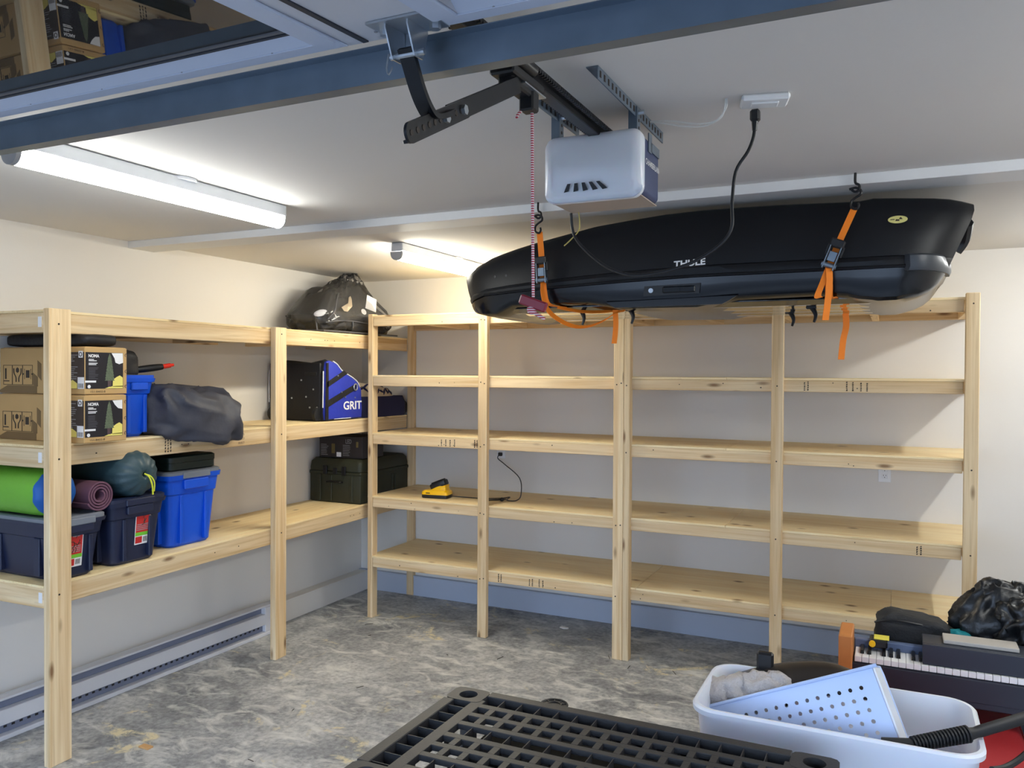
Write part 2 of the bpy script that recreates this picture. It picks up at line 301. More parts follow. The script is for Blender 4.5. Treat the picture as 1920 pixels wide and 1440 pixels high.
# ---------------------------------------------------------------- back shelving
D = .6535
T = thing('shelving_unit', 'five-tier pine shelving unit built along the back wall, mostly empty', 'shelf', (2.4, -.33, 0))
ZS = [2.1175, 1.7003, 1.2967, .8552, .4353]
XL, XR = .524, 4.24
posts = [(XL, XL+.04, -D, -D+.064), (1.414, 1.478, -D-.038, -D), (2.332, 2.3945, -D-.038, -D), (3.2415, 3.3045, -D-.038, -D), (4.176, 4.24, -D-.038, -D)]
tops = [2.125, 2.12, 2.115, 2.105, 2.135]
for k, (a, b, c, d) in enumerate(posts):
    obj('post', B().box(a, b, c, d, 0, tops[k], .003), WZ, T)
obj('post', B().box(2.3955, 2.434, -D-.038, -D+.02, 0, 2.112, .003), WZ, T)
obj('post', B().box(.452, .512, -.038, -.001, 0, 2.09, .003), WZ, T)
sb = B()
for i, z in enumerate(ZS):
    xs = [XL+.042, 1.446, 2.3945, 4.174]
    for j in range(3):
        obj('rail', B().box(xs[j]+.001, xs[j+1]-.001, -D+.0005, -D+.038, z-.076, z-.0125, .003), WX, T)
    obj('ledger', B().box(.515, XR, -.04, -.001, z-.076, z-.0125, .003), WX, T)
    for x in (.98, 1.45, 1.9, 2.38, 2.84, 3.27, 3.75, 4.2):
        obj('joist', B().box(x-.019, x+.019, -D+.039, -.041, z-.076, z-.0125, .002), WY, T)
    for a, b in ([(XL, 2.465), (2.467, 3.85), (3.852, XR)] if i == 4 else [(XL, 2.99), (2.992, XR)]):
        obj('deck_panel', B().box(a, b, -D+.001, -.001, z-.012, z, .001), PX, T)
    for x in (1.434, 1.46, 2.352, 2.38, 2.413, 3.272, 4.21):
        if random.random() < .8:
            zz = z-.045+random.uniform(-.012, .012); sb.cyl((x, -D-.0395, zz), (x, -D-.037, zz), .0042, 8)
    for _ in range(7):
        x = random.uniform(.7, 4.1); zz = z-.045+random.uniform(-.022, .022); sb.cyl((x, -D-.001, zz), (x, -D+.002, zz), random.uniform(.0022, .004), 7)
obj('screw_head', sb, M['screw'], T, kind='stuff')
def stamp(b, Mt, n, wd, ht, seed):
    rnd = random.Random(seed)
    for k in range(n):
        x = (k/(n-1)-.5)*wd if n > 1 else 0
        y = -ht/2
        while y < ht/2:
            l = rnd.uniform(.1, .22)*ht
            b.prism([(x-.004, y), (x+.004*rnd.uniform(.4, 1), y), (x+.004, y+l), (x-.004*rnd.uniform(.2, 1), y+l)], Mt, .0006); y += l+ht*.07
FX = lambda x, z, y=-D: frame((x, y-.0002, z), (1, 0, 0), (0, 0, 1))
st = B()
for x, z, n, wd, k in ((3.42, ZS[1]-.045, 2, .018, 1), (3.64, ZS[1]-.045, 2, .03, 2), (3.71, ZS[1]-.045, 2, .03, 3), (1.17, ZS[2]-.045, 4, .1, 4), (1.38, ZS[2]-.045, 2, .018, 5), (1.56, ZS[4]-.045, 2, .018, 6), (1.78, ZS[4]-.045, 2, .02, 7), (1.85, ZS[4]-.045, 2, .025, 8), (3.98, ZS[3]-.045, 2, .018, 9)):
    stamp(st, FX(x, z), n, wd, .045, k)
obj('grade_stamp', st, M['ink'], T, kind='stuff')

# ---------------------------------------------------------------- left shelving (turned 1.5 degrees from the wall)
A0 = .026
S = thing('shelving_unit', 'three-tier pine shelving unit along the left wall, loaded with totes and bags', 'shelf', (.54, -3.055, 0), True, (0, 0, A0))
LZ = [1.9823, 1.3951, .7862]; LEN = 3.0
for y0, y1, zt in ((0, .106, 1.988), (1.447, 1.547, 1.985)):
    obj('post', B().box(.0005, .04, y0, y1, 0, zt, .003), WZ, S)
sb = B(); stk = B()
for i, z in enumerate(LZ):
    obj('rail', B().box(-.038, 0, .039, LEN, z-.098, z-.0115, .003), WY, S)
    obj('rail', B().box(-.538, -.5, .039, LEN, z-.098, z-.0115, .003), WY, S)
    obj('end_rail', B().box(-.54, -.001, .0005, .038, z-.098, z-.0115, .003), WX, S)
    for y in (.6, 1.2, 1.8, 2.4): obj('joist', B().box(-.499, -.039, y-.019, y+.019, z-.098, z-.0115, .002), WX, S)
    obj('deck_panel', B().box(-.54, -.0005, .001, 2.44, z-.011, z, .001), PY, S); obj('deck_panel', B().box(-.54, -.0005, 2.442, LEN, z-.011, z, .001), PY, S)
    for y in (.045, 1.5): zq = z-.05+random.uniform(-.02, .02); sb.cyl((.0395, y, zq), (.0412, y, zq), .0045, 8)
    for _ in range(5):
        y = random.uniform(.2, 2.4); sb.cyl((-.001, y, z-.055), (.0012, y, z-.055), .0032, 7)
    stk.box(-.03, -.008, -.0008, .0006, z-.075, z-.03)
obj('screw_head', sb, M['screw'], S, kind='stuff')
obj('price_tag', stk, M['pwhite'], S, kind='stuff')
st = B(); FL = lambda y, z: frame((.0002, y, z), (0, 1, 0), (0, 0, 1))
stamp(st, FL(.68, LZ[1]-.052), 3, .034, .07, 11)
obj('grade_stamp', st, M['ink'], S, kind='stuff')
for k in range(3): text('lettering', 'SELECT', FL(1.205, LZ[1]-.035-.022*k), .05, M['ink'], S, .011)

# ---------------------------------------------------------------- baseboard heater
t = thing('baseboard_heater', 'long white electric baseboard heater along the foot of the left wall', 'heater', (.12, -2.5, 0))
Mh = Matrix.Translation((0, -1.15, 0)) @ Matrix.Rotation(-.02, 4, 'Z')
obj('cover', B().box(.09, .10, -2.6, 0, .02, .19, 0, Mh).box(.10, .155, -2.6, 0, .178, .19, .003, Mh).box(.10, .165, -2.6, 0, .068, .138, .003, Mh).box(.10, .175, -2.6, 0, .0, .022, .003, Mh).box(.1, .166, -.12, 0, .022, .18, .003, Mh), M['heater'], t)
obj('fins', B().box(.10, .13, -2.58, -.12, .14, .176, 0, Mh).box(.10, .14, -2.58, -.12, .024, .066, 0, Mh), M['heatd'], t, kind='stuff')
sb = B()
for k in range(64): sb.box(.138, .1415, -2.56+k*.038, -2.545+k*.038, .046, .056, 0, Mh)
obj('louver_slot', sb, M['black'], t, kind='stuff')

# ---------------------------------------------------------------- open overhead door
t = thing('garage_door', 'raised overhead garage door with windows, hanging level under the ceiling', 'garage door', (3.1, -4.235, 2.262), rot=(.07, 0, 0))
DZ, DT, DY = 2.262, 2.305, -4.235
wins = [(.95, 2.99), (3.26, 5.3)]; wy0, wy1 = -4.72, -4.272
sec = B().box(.66, 5.54, wy1, DY, DZ, DT).box(.66, 5.54, -4.79, wy0, DZ, DT).box(.66, .95, wy0, wy1, DZ, DT).box(2.99, 3.26, wy0, wy1, DZ, DT).box(5.3, 5.54, wy0, wy1, DZ, DT)
obj('door_panel', sec, M['door'], t)
for k in range(3): obj('door_panel', B().box(.66, 5.54, -5.325-.53*k, -4.796-.53*k, DZ, DT, .003).box(.9, 5.3, -5.25-.53*k, -4.87-.53*k, DZ-.004, DZ+.002, .003), M['door'], t)
for x0, x1 in wins:
    f = obj('window_frame', B().box(x0-.045, x1+.045, wy1, wy1+.03, DZ-.003, DZ, .001).box(x0-.045, x1+.045, wy0-.04, wy0, DZ-.006, DZ, .002).box(x0-.045, x0, wy0, wy1, DZ-.006, DZ, .002).box(x1, x1+.045, wy0, wy1, DZ-.006, DZ, .002), M['doorf'], t)
    obj('sash_bevel', B().prism([(wy1, DZ-.001), (wy1, DZ+.03), (wy1-.024, DZ+.03), (wy1-.024, DZ+.013)], frame((x0, 0, 0), (0, 1, 0), (0, 0, 1)), x1-x0).prism([(wy0, DZ-.001), (wy0+.02, DZ+.013), (wy0+.02, DZ+.03), (wy0, DZ+.03)], frame((x0, 0, 0), (0, 1, 0), (0, 0, 1)), x1-x0), M['doorf'], f)
    obj('gasket', B().box(x0, x1, wy1-.030, wy1-.0225, DZ+.0115, DZ+.0165).box(x0, x1, wy0+.0185, wy0+.026, DZ+.0115, DZ+.0165), M['gasket'], f)
    obj('glazing_bead', B().box(x0+.001, x1-.001, wy1-.038, wy1-.030, DZ+.0135, DZ+.0165), M['bead'], f)
    obj('window_pane', B().box(x0+.001, x1-.001, wy0+.021, wy1-.0245, DZ+.0168, DZ+.021), M['glass'], f)
obj('stile', B().box(3.065, 3.075, -4.79, -4.24, DZ-.0025, DZ), M['gasket'], t)
obj('strut', B().box(.7, 5.5, -4.205, -4.203+.001, 2.205, 2.262).box(.7, 5.5, -4.204, -4.17, 2.205, 2.2065).box(.7, 5.5, -4.228, -4.203, 2.2555, 2.257), M['galv'], t)
sb = B()
for k in range(22): sb.cyl((.8+k*.21, -4.27, DZ-.002), (.8+k*.21, -4.27, DZ+.001), .003, 8)
obj('screw_head', sb, M['pgrey'], t, kind='stuff')
# operator bracket and arm
OX = 3.13
AX = 3.168
br = B()
for dx in (-.02, .02):
    br.prism([(-.028, .006), (.028, .006), (.03, -.006), (.012, -.05), (-.012, -.05), (-.03, -.006)], frame((AX+dx-.0012, -4.272, 2.258), (0, 1, 0), (0, 0, 1)), .0025)
br.box(AX-.05, AX+.06, -4.31, -4.24, 2.2575, 2.2612).box(AX-.018, AX+.018, -4.246, -4.243, 2.235, 2.26)
bk = obj('arm_bracket', br, M['zinc'], t)
for dx, dy in ((-.036, -4.275), (.046, -4.262)): obj('bracket_bolt', B().cyl((AX+dx, dy, 2.249), (AX+dx, dy, 2.259), .009, 6), M['zinc'], bk)
obj('clevis_pin', B().cyl((AX-.03, -4.272, 2.216), (AX+.032, -4.272, 2.216), .005, 10).tube([(AX-.034, -4.272, 2.222), (AX-.036, -4.276, 2.2), (AX-.03, -4.28, 2.188), (AX-.026, -4.275, 2.2)], .0015, 5, 3), M['zinc'], bk)

t = thing('garage_door_opener', 'ceiling hung door opener with chain rail, arm and white lens cover', 'door opener', (3.11, -3.2, 2.19))
ox0, ox1, oz0, oz1 = 2.985, 3.258, 2.192, 2.347
b = B(); rs = []
for y, k in ((-3.27, 1), (-3.13, 1), (-3.108, .95)):
    cx, cz = (ox0+ox1)/2, (oz0+oz1)/2; rs.append([(p[0], y, p[1]) for p in rr(cx, cz, 0, (ox1-ox0)/2*k, (oz1-oz0)/2*k, .014)])
hs_ = obj('housing', b.loft(rs), M['opener'], t)
obj('underside', B().box(ox0+.012, ox1-.008, -3.268, -3.112, oz0-.0035, oz0-.0004), M['openb'], t)
rs = []
for y, k, dz in ((-3.268, 1.0, 0), (-3.284, 1.0, 0), (-3.296, .965, -.001), (-3.303, .9, -.002), (-3.306, .8, -.003)):
    rs.append([(p[0], y+(.018*max(0, (2.235-p[1])/.05) if p[1] < 2.235 else 0)*(1 if k < .99 else 0), p[1]) for p in rr((ox0+ox1)/2, 2.272+dz, 0, .1385*k, .09*(k if k > .9 else k*.98), .03, 6)])
lens = obj('lens_cover', B().loft(rs, False, True), M['openw'], t, 60)
b = B()
for k in range(5):
    x = 3.061+k*.0215; sl = (k-1.4)*.006
    b.prism([(x-.004-sl*.2, .0), (x+.004-sl*.2, 0), (x+.0065+sl, -.02), (x-.0065+sl, -.022)], Matrix.Translation((0, -3.304, 2.226)) @ Matrix(((1, 0, 0, 0), (0, .75, .66, 0), (0, .66, -.75, 0), (0, 0, 0, 1))).inverted() @ Matrix.Identity(4) if False else frame((0, -3.3065, 2.228), (1, 0, 0), (0, -.35, 1)), .004)
obj('vent_slot', b, M['black'], t, kind='stuff')
text('lettering', 'CHAMBERLAIN', frame((ox1+.0006, -3.19, 2.282), (0, 1, 0), (0, 0, 1)), .13, M['pwhite'], hs_, .016, .008)
# rail
rz = 2.362
obj('rail', B().box(OX-.016, OX+.016, -6.3, -3.25, rz-.012, rz+.016, .002).box(OX-.026, OX+.026, -6.3, -3.2, rz+.016, rz+.02), M['blackm'], t)
b = B()
for sx in (-.03, .03):
    for k in range(120): b.cyl((OX+sx-.004, -4.75+k*.0125, rz+.006), (OX+sx+.004, -4.75+k*.0125, rz+.006), .0048, 6)
obj('chain', b, M['blackm'], t, kind='stuff')
tr = obj('trolley', B().box(OX-.028, OX+.028, -3.86, -3.70, rz-.034, rz-.013, .004).box(OX-.018, OX+.018, -3.84, -3.73, rz-.05, rz-.03, .004).box(OX-.012, OX+.022, -3.75, -3.715, 2.285, rz-.03, .004).cyl((OX+.026, -3.94, rz+.0), (OX+.026, -3.76, rz+.0), .014, 12), M['black'], t)
obj('release_plate', B().box(OX+.0, OX+.027, -3.80, -3.69, rz-.0375, rz-.0345), M['zinc'], tr)
# straight arm + curved arm
p0, p1 = Vector((3.146, -3.82, 2.314)), Vector((AX, -4.288, 2.082)); d = (p1-p0)
sd = d.cross(Vector((0, 0, 1))).normalized(); Ma = frame(p0, d, sd.cross(d)); L_ = d.length
if (Ma.to_3x3() @ Vector((0, 0, 1))).x < 0: Ma = frame(p0, d, -sd.cross(d))
arm = obj('straight_arm', B().box(-.01, L_*.66, -.017, .017, -.002, .004, .001, Ma).box(-.01, L_*.66, .011, .017, -.02, .0, .001, Ma), M['blackm'], t)
bar = obj('arm_extension', B().loft([rr(0, 0, z, L_*.24, .0165, .016, 5) for z in (.0045, .0095)], M=Ma @ Matrix.Translation((L_*.75, 0, 0))).box(L_*.52, L_*.95, .011, .0165, -.012, .006, .001, Ma), M['blackm'], t)
b = B()
for k in range(11): b.cyl(Ma @ Vector((L_*(.55+.041*k), 0, .0045)), Ma @ Vector((L_*(.55+.041*k), 0, .0105)), .0052, 8)
obj('arm_hole', b, M['screw'], bar, kind='stuff')
for q in (.575, .72, .965): obj('arm_bolt', B().cyl(Ma @ Vector((L_*q, 0, .009)), Ma @ Vector((L_*q, 0, .0095+.007*(q < .9))), .009-.004*(q > .9), 6), M['zinc'], bar)
cv = crom([Vector(p) for p in ((AX, -4.274, 2.222), (AX, -4.262, 2.206), (AX, -4.24, 2.173), (AX, -4.218, 2.15), (AX, -4.195, 2.139), (AX, -4.165, 2.148), (AX-.002, -4.135, 2.163))], 5)
obj('curved_arm', B().ribbon(cv, (.026, 0, 0), .009, 1), M['blackm'], t)
# hanging straps and ceiling angles
for n, x, y0, y1 in (('far', 3.225, -3.54, -2.955), ('near', 3.02, -3.62, -3.12)):
    a = obj('ceiling_angle', B().box(x-.03, x, y0, y1, H-.003, H-.0005).box(x-.003, x, y0, y1, H-.032, H-.003), M['galv'], t)
    b = B()
    for k in range(int((y1-y0)/.03)): b.box(x-.0005, x+.0012, y0+.012+k*.03, y0+.021+k*.03, H-.024, H-.009)
    obj('punched_hole', b, M['screw'], a, kind='stuff')
    y = -3.215 if n == 'far' else -3.26
    s_ = obj('hanger_strap', B().box(x+.001, x+.004, y-.022, y+.008, 2.29 if n == 'far' else 2.345, H-.006).box(x-.02, x+.001, y-.0225, y-.0195, 2.345, H-.006), M['galv'], t)
    b = B()
    for k in range(4): b.cyl((x+.0035, y-.006, 2.36+k*.02), (x+.0048, y-.006, 2.36+k*.02), .0045, 8)
    obj('punched_hole', b, M['screw'], s_, kind='stuff')
    for zb in (H-.02, 2.335+(.02 if n == 'near' else 0)): obj('hanger_bolt', B().cyl((x+.003, y-.008, zb), (x+.02, y-.008, zb), .007, 6), M['zinc'], t)
obj('side_strap', B().box(ox1+.0005, ox1+.0035, -3.235, -3.205, 2.31, 2.36).box(ox1+.0005, ox1+.0035, -3.21, -3.13, 2.315, 2.34), M['galv'], t)

t = thing('release_cord', 'red and white emergency release cord with dark red grip, hanging from the chain rail', 'cord', (3.14, -3.72, 1.86))
obj('rope', B().tube([(3.139, -3.725, 2.292), (3.14, -3.722, 2.1), (3.14, -3.715, 1.885)], .0035, 8, 6), M['rope'], t)
obj('rope_end', B().tube([(3.138, -3.726, 2.288), (3.125, -3.74, 2.29), (3.117, -3.75, 2.278), (3.115, -3.752, 2.27)], .0032, 8, 4), M['rope'], t)
Mg = frame((3.140, -3.715, 1.872), (.92, .1, -.34), (.34, 0, .92))
obj('grip', B().box(-.032, .032, -.011, .011, -.007, .007, .003, Mg), M['redgrip'], t)
obj('rope_knot', B().blob((3.138, -3.718, 1.856), (.011, .01, .009), 1, 1, .003, 120, 14, 10).tube([(3.14, -3.718, 1.853), (3.155, -3.72, 1.845), (3.17, -3.722, 1.837)], .004, 8, 4), M['rope'], t)

t = thing('ceiling_outlet', 'white outlet box on the ceiling with a black plug in it', 'outlet', (3.545, -3.15, H))
Mo = Matrix.Translation((3.545, -3.15, 0)) @ Matrix.Rotation(.25, 4, 'Z')
obj('plate', B().box(-.06, .06, -.038, .038, H-.017, H-.0005, .005, Mo), M['white'], t)
obj('receptacle', B().box(-.034, .034, -.017, .017, H-.021, H-.016, .002, Mo), M['white'], t)
t = thing('power_cord', 'black power cord looping from the ceiling outlet down and up to the opener', 'cord', (3.3, -3.12, 2.0))
obj('plug', B().box(3.505, 3.53, -3.135, -3.11, 2.388, 2.4195, .005).cyl((3.517, -3.122, 2.39), (3.516, -3.121, 2.365), .009, 10, .006), M['black'], t)
obj('cord', B().tube([(3.516, -3.12, 2.372), (3.512, -3.12, 2.345), (3.499, -3.12, 2.312), (3.468, -3.12, 2.262), (3.459, -3.12, 2.18), (3.457, -3.12, 2.108), (3.414, -3.12, 2.058), (3.327, -3.12, 2.016), (3.206, -3.12, 1.997), (3.127, -3.12, 2.015), (3.062, -3.12, 2.059), (3.008, -3.12, 2.12), (2.998, -3.125, 2.187)], .0045, 8, 5), M['black'], t)
o = obj('antenna_wire', B().tube([(3.02, -3.12, 2.19), (3.023, -3.12, 2.16), (3.02, -3.12, 2.135), (2.995, -3.12, 2.11), (2.975, -3.12, 2.094)], .0018, 6, 5), M['wire']); tag(o, 'short yellow antenna wire dangling under the door opener', 'wire')
o = obj('signal_wire', B().tube([(3.452, -3.185, H-.001), (3.449, -3.18, 2.42), (3.435, -3.16, 2.398), (3.389, -3.15, 2.385), (3.33, -3.15, 2.392), (3.287, -3.15, 2.404), (3.24, -3.15, 2.415)], .0022, 6, 5).tube([(3.456, -3.187, H-.001), (3.45, -3.175, 2.415), (3.42, -3.16, 2.392), (3.37, -3.155, 2.392), (3.30, -3.15, 2.41), (3.24, -3.145, 2.418)], .002, 6, 5), M['wht']); tag(o, 'thin white wires drooping from a ceiling hole to the opener bracket', 'wire')

# ---------------------------------------------------------------- roof box slung under the beam
t = thing('roof_box', 'long black car roof cargo box hung by straps under the ceiling', 'cargo box', (3.05, -1.75, 1.97))
def lerp(tab, x):
    for (a, b), (c, d) in zip(tab, tab[1:]):
        if x <= c: return b+(d-b)*max(0, (x-a)/(c-a))
    return tab[-1][1]
YC = -1.745
top = [(2.0, 2.165), (2.06, 2.205), (2.15, 2.235), (2.25, 2.262), (2.43, 2.302), (2.73, 2.358), (3.07, 2.386), (3.4, 2.384), (3.7, 2.372), (3.74, 2.372), (3.78, 2.378), (4.03, 2.36), (4.11, 2.345)]
hw = [(2.0, .2), (2.03, .28), (2.1, .345), (2.2, .385), (2.35, .415), (2.6, .425), (3.85, .425), (3.98, .405), (4.06, .36), (4.11, .30)]
seam = [(2.0, 2.03), (2.2, 2.062), (2.47, 2.076), (2.8, 2.09), (3.14, 2.1), (4.11, 2.102)]
low = [(2.0, 2.005), (2.1, 1.99), (2.2, 1.978), (2.28, 1.985), (2.33, 2.015), (2.77, 2.015), (2.82, 1.99), (3.25, 1.986), (3.3, 2.015), (3.66, 2.02), (3.75, 1.995), (3.9, 1.99), (4.0, 2.03), (4.11, 2.075)]
stn = [2.0, 2.015, 2.03, 2.06, 2.1, 2.15, 2.2, 2.26, 2.34, 2.43, 2.55, 2.7, 2.85, 3.0, 3.15, 3.3, 3.45, 3.6, 3.7, 3.735, 3.78, 3.85, 3.92, 3.98, 4.03, 4.07, 4.095, 4.11]
def xs_of(x, z):
    if x > 3.85: x += ((x-3.85)/.26)*((z-2.30)*.42 if z < 2.30 else 0)
    if x < 2.2: x += ((2.2-x)/.2)*((2.165-z)*.45 if z < 2.165 else (z-2.165)*.5)
    return x
rl = []; rb = []
for x in stn:
    h, zt, zs, zb = lerp(hw, x), lerp(top, x), lerp(seam, x), lerp(low, x); e = .0
    prof = [(1.0, 0), (1.004, .08), (.99, .13), (.965, .15), (.953, .40), (.93, .55), (.90, .72), (.86, .86), (.80, .95), (.7, .99), (.45, 1.015), (0, 1.02)]
    prof = prof+[(-a, c) for a, c in prof[-2::-1]]
    rl.append([(xs_of(x, zs+.004+(zt-zs-.004)*c), YC-h*a, zs+.004+(zt-zs-.004)*c) for a, c in prof])
    pb = [(.998, 0), (.992, .25), (.985, .55), (.955, .9), (.92, 1), (.6, 1.04), (0, 1.05)]
    pb = pb+[(-a, c) for a, c in pb[-2::-1]]
    if x < 3.8: rb.append([(xs_of(x, zs-.003+(zb-zs)*c), YC-h*a, zs-.003+(zb-zs)*c) for a, c in pb])
for x, h, zb in ((3.8, .425, 1.987), (3.86, .424, 1.988), (3.91, .415, 1.995), (3.95, .40, 2.006), (3.985, .372, 2.022), (4.01, .33, 2.042), (4.025, .28, 2.062), (4.034, .2, 2.082)):
    rb.append([(x-.02*c*(x > 3.9), YC-h*a, 2.099+(zb-2.099)*c) for a, c in pb])
lid = obj('lid', B().loft(rl), M['boxblk'], t, 28)
base = obj('base', B().loft(rb), M['boxbase'], t, 30)
b = B()
rs = []
for x in (2.3, 2.36, 2.8, 2.83, 3.24, 3.29, 3.66, 3.8):
    ring = []
    for k in range(17):
        rib = .006*(1 if k % 4 in (1, 2) else 0); ring.append((x, -2.07+k*.0415, 1.994-rib+(.010 if k in (0, 16) else 0)))
    rs.append(ring+[(x, -1.406, 2.008), (x, -2.07, 2.008)])
obj('underside', b.loft(rs), M['boxund'], t, 20)
YN = YC-.425
# side sculpting: crease strips, handle recess, lock
obj('seam_lip', B().tube([(x, YC-lerp(hw, x)*1.004, lerp(seam, x)+.004) for x in stn[6:-4]], .006, 6, 1), M['boxblk'], t)
obj('lower_flute', B().prism([(2.78, 2.012), (3.31, 2.022), (3.275, 2.002), (3.25, 1.99), (2.82, 1.988)], frame((0, YN+.016, 0), (1, 0, 0), (0, 0, 1)), .012), M['boxbase'], t)
b = B().prism([(2.75, .0), (3.34, .008), (3.27, .02), (3.24, .033), (3.0, .028), (2.93, .014)], frame((0, YN+.008, 2.103), (1, 0, 0), (0, 0, 1)), .014)
obj('flute', b, M['boxblk'], t)
rec = obj('handle_recess', B().prism([(2.94, 2.03), (3.165, 2.035), (3.17, 2.075), (2.945, 2.07)], frame((0, YN+.002, 0), (1, 0, 0), (0, 0, 1)), .005), M['black'], t)
obj('handle', B().box(3.02, 3.15, YN-.007, YN+.0, 2.04, 2.066, .004).box(3.035, 3.09, YN-.0085, YN-.006, 2.044, 2.062), M['boxbase'], rec)
obj('lock_cylinder', B().cyl((2.972, YN-.006, 2.052), (2.972, YN+.002, 2.052), .0095, 16), M['zinc'], rec)
text('lettering', 'THULE', frame((3.122, YC-.425*.9605-.0022, 2.157), (1, .0, .05), (0, .07, 1)), .125, M['white'], lid, .026, .03)
oc = Vector((3.862, YC-.3935, 2.274)); Mv = frame(oc, (1, 0.02, 0), (0, .28, 1))
ov = obj('oval_sticker', B().prism([(.032*math.cos(a), .0145*math.sin(a)) for a in [2*math.pi*k/24 for k in range(24)]], Mv, .0012), M['oval'], lid)
obj('sticker_print', B().prism([(-.008, -.006), (.006, -.006), (.004, .0), (-.006, .001)], Mv @ Matrix.Translation((0, 0, .001)), .0006).prism([(.004, 0), (.016, 0), (.012, .006), (.009, .009), (.006, .006)], Mv @ Matrix.Translation((0, 0, .001)), .0006).box(-.024, -.01, -.001, .002, .001, .0016, 0, Mv), M['ink'], ov)
# rear bumper lip
rs = []
for k in range(15):
    a = -.35+k/14*1.9; x = 3.915+.12*math.sin(min(1.5, max(0, a)))*1.02+min(0, a)*.05; y = YC-.43+.30*(1-math.cos(max(0, a)))*.9
    rs.append([(x, y-.008, 2.145), (x+.004, y-.016, 2.138), (x+.006, y-.018, 2.10), (x+.0, y-.012, 2.086), (x-.012, y+.01, 2.088), (x-.012, y+.012, 2.145)])
obj('bumper', B().loft(rs), M['bumper'], t, 40)
b = B()
for x, z in ((2.25, 2.147), (2.31, 2.147), (3.735, 2.172), (3.80, 2.17)): b.cyl((x, YC-lerp(hw, x)*.95-.004, z), (x, YC-lerp(hw, x)*.93+.01, z), .006, 10)
obj('bolt_head', b, M['black'], t, kind='stuff')
obj('rear_corner', B().tube([(4.09, YC-.25, 2.27), (4.085, YC-.18, 2.22), (4.06, YC-.17, 2.18)], .02, 8, 4), M['black'], t)
for k, (x, y) in enumerate(((2.62, -2.02), (2.84, -2.02), (3.44, -1.62), (3.55, -1.86))):
    obj('claw', B().tube([(x, y, 1.995), (x+.012, y-.01, 1.975), (x+.018, y-.015, 1.955), (x+.012, y-.02, 1.93)], lambda q: .012*(1-.6*q), 8, 4).box(x-.02, x+.02, y-.015, y+.015, 1.985, 2.0, .003), M['black'], t)

# hooks, straps, ratchets
def hook(x, y, label):
    h = thing('ceiling_hook', label, 'hook', (x, y, 2.38))
    obj('screw_eye', B().tube([(x, y, H-.001), (x, y, 2.405), (x+.012, y, 2.395), (x+.013, y, 2.378), (x, y, 2.372), (x-.012, y, 2.38)], .0045, 8, 5), M['blackm'], h)
    obj('strap_hook', B().tube([(x-.02, y, 2.382), (x-.0, y, 2.386), (x+.016, y, 2.378), (x+.018, y, 2.362), (x, y, 2.35), (x-.012, y, 2.338), (x-.012, y, 2.318), (x+.004, y, 2.31), (x+.012, y, 2.32), (x+.01, y, 2.332)], .0045, 8, 5), M['blackm'], h)
hook(3.724, -2.205, 'black ceiling hook holding the orange strap at the wide rear end of the roof box')
hook(2.492, -2.205, 'black ceiling hook holding the orange strap near the pointed nose of the roof box')
def ratchet(t, c, dirv):
    Mr = frame(c, Vector(dirv).cross(Vector((0, -1, 0))), dirv)
    Mr = frame(c, (Vector((0, -1, 0)).cross(Vector(dirv)))*-1, dirv)
    g = obj('ratchet_buckle', B().box(-.021, -.017, -.05, .04, -.006, .02, .001, Mr).box(.017, .021, -.05, .04, -.006, .02, .001, Mr).cyl(Mr @ Vector((-.026, -.035, .008)), Mr @ Vector((.026, -.035, .008)), .009, 12).box(-.014, .014, -.02, .015, .012, .016, .001, Mr), M['galv'], t)
    obj('ratchet_handle', B().box(-.026, .026, .03, .062, .0, .02, .005, Mr).box(-.03, -.022, .0, .04, .004, .014, .002, Mr).box(.022, .03, .0, .04, .004, .014, .002, Mr), M['black'], g)
t = thing('ratchet_strap', 'orange ratchet strap at the wide rear end of the roof box', 'strap', (3.66, -1.75, 2.0))
yy = -2.2
obj('webbing', B().ribbon([(3.722, yy, 2.315), (3.695, yy-.004, 2.25), (3.672, yy-.006, 2.195), (3.655, yy-.006, 2.15), (3.637, yy-.006, 2.095), (3.64, yy-.004, 2.04), (3.64, yy+.02, 2.0), (3.65, -2.1, 2.006), (3.65, -1.75, 2.006), (3.65, -1.4, 2.006), (3.655, -1.3, 2.02), (3.665, -1.285, 2.15), (3.69, -1.36, 2.35), (3.70, -1.37, H-.005)], (.026, 0, .004), .003), M['orange'], t)
obj('loose_tail', B().ribbon([(3.637, yy-.022, 2.10), (3.622, yy-.028, 2.055), (3.604, yy-.03, 2.005), (3.612, yy-.03, 1.996)], (.024, 0, .006), .0025), M['orange'], t)
obj('loose_tail', B().ribbon([(3.641, yy-.024, 2.10), (3.643, yy-.03, 2.05), (3.638, yy-.03, 1.98), (3.631, yy-.032, 1.915)], (.021, .01, 0), .0025), M['orange'], t)
obj('loose_tail', B().ribbon([(3.645, -1.3, 2.04), (3.652, -1.29, 1.95), (3.64, -1.3, 1.88), (3.632, -1.3, 1.79)], (.026, .014, 0), .0025), M['orange'], t)
ratchet(t, (3.652, yy-.014, 2.145), Vector((.38, 0, 1)).normalized())
t = thing('ratchet_strap', 'orange ratchet strap with a sagging loop near the nose of the roof box', 'strap', (2.52, -1.75, 2.0))
obj('webbing', B().ribbon([(2.497, yy, 2.315), (2.504, yy-.004, 2.26), (2.51, yy-.006, 2.2), (2.515, yy-.006, 2.14), (2.52, yy-.006, 2.08), (2.53, yy, 2.02), (2.545, -2.16, 2.005), (2.56, -2.05, 2.006), (2.56, -1.75, 2.006), (2.56, -1.4, 2.006), (2.55, -1.3, 2.05), (2.52, -1.33, 2.25), (2.5, -1.36, H-.005)], (.026, 0, 0), .003), M['orange'], t)
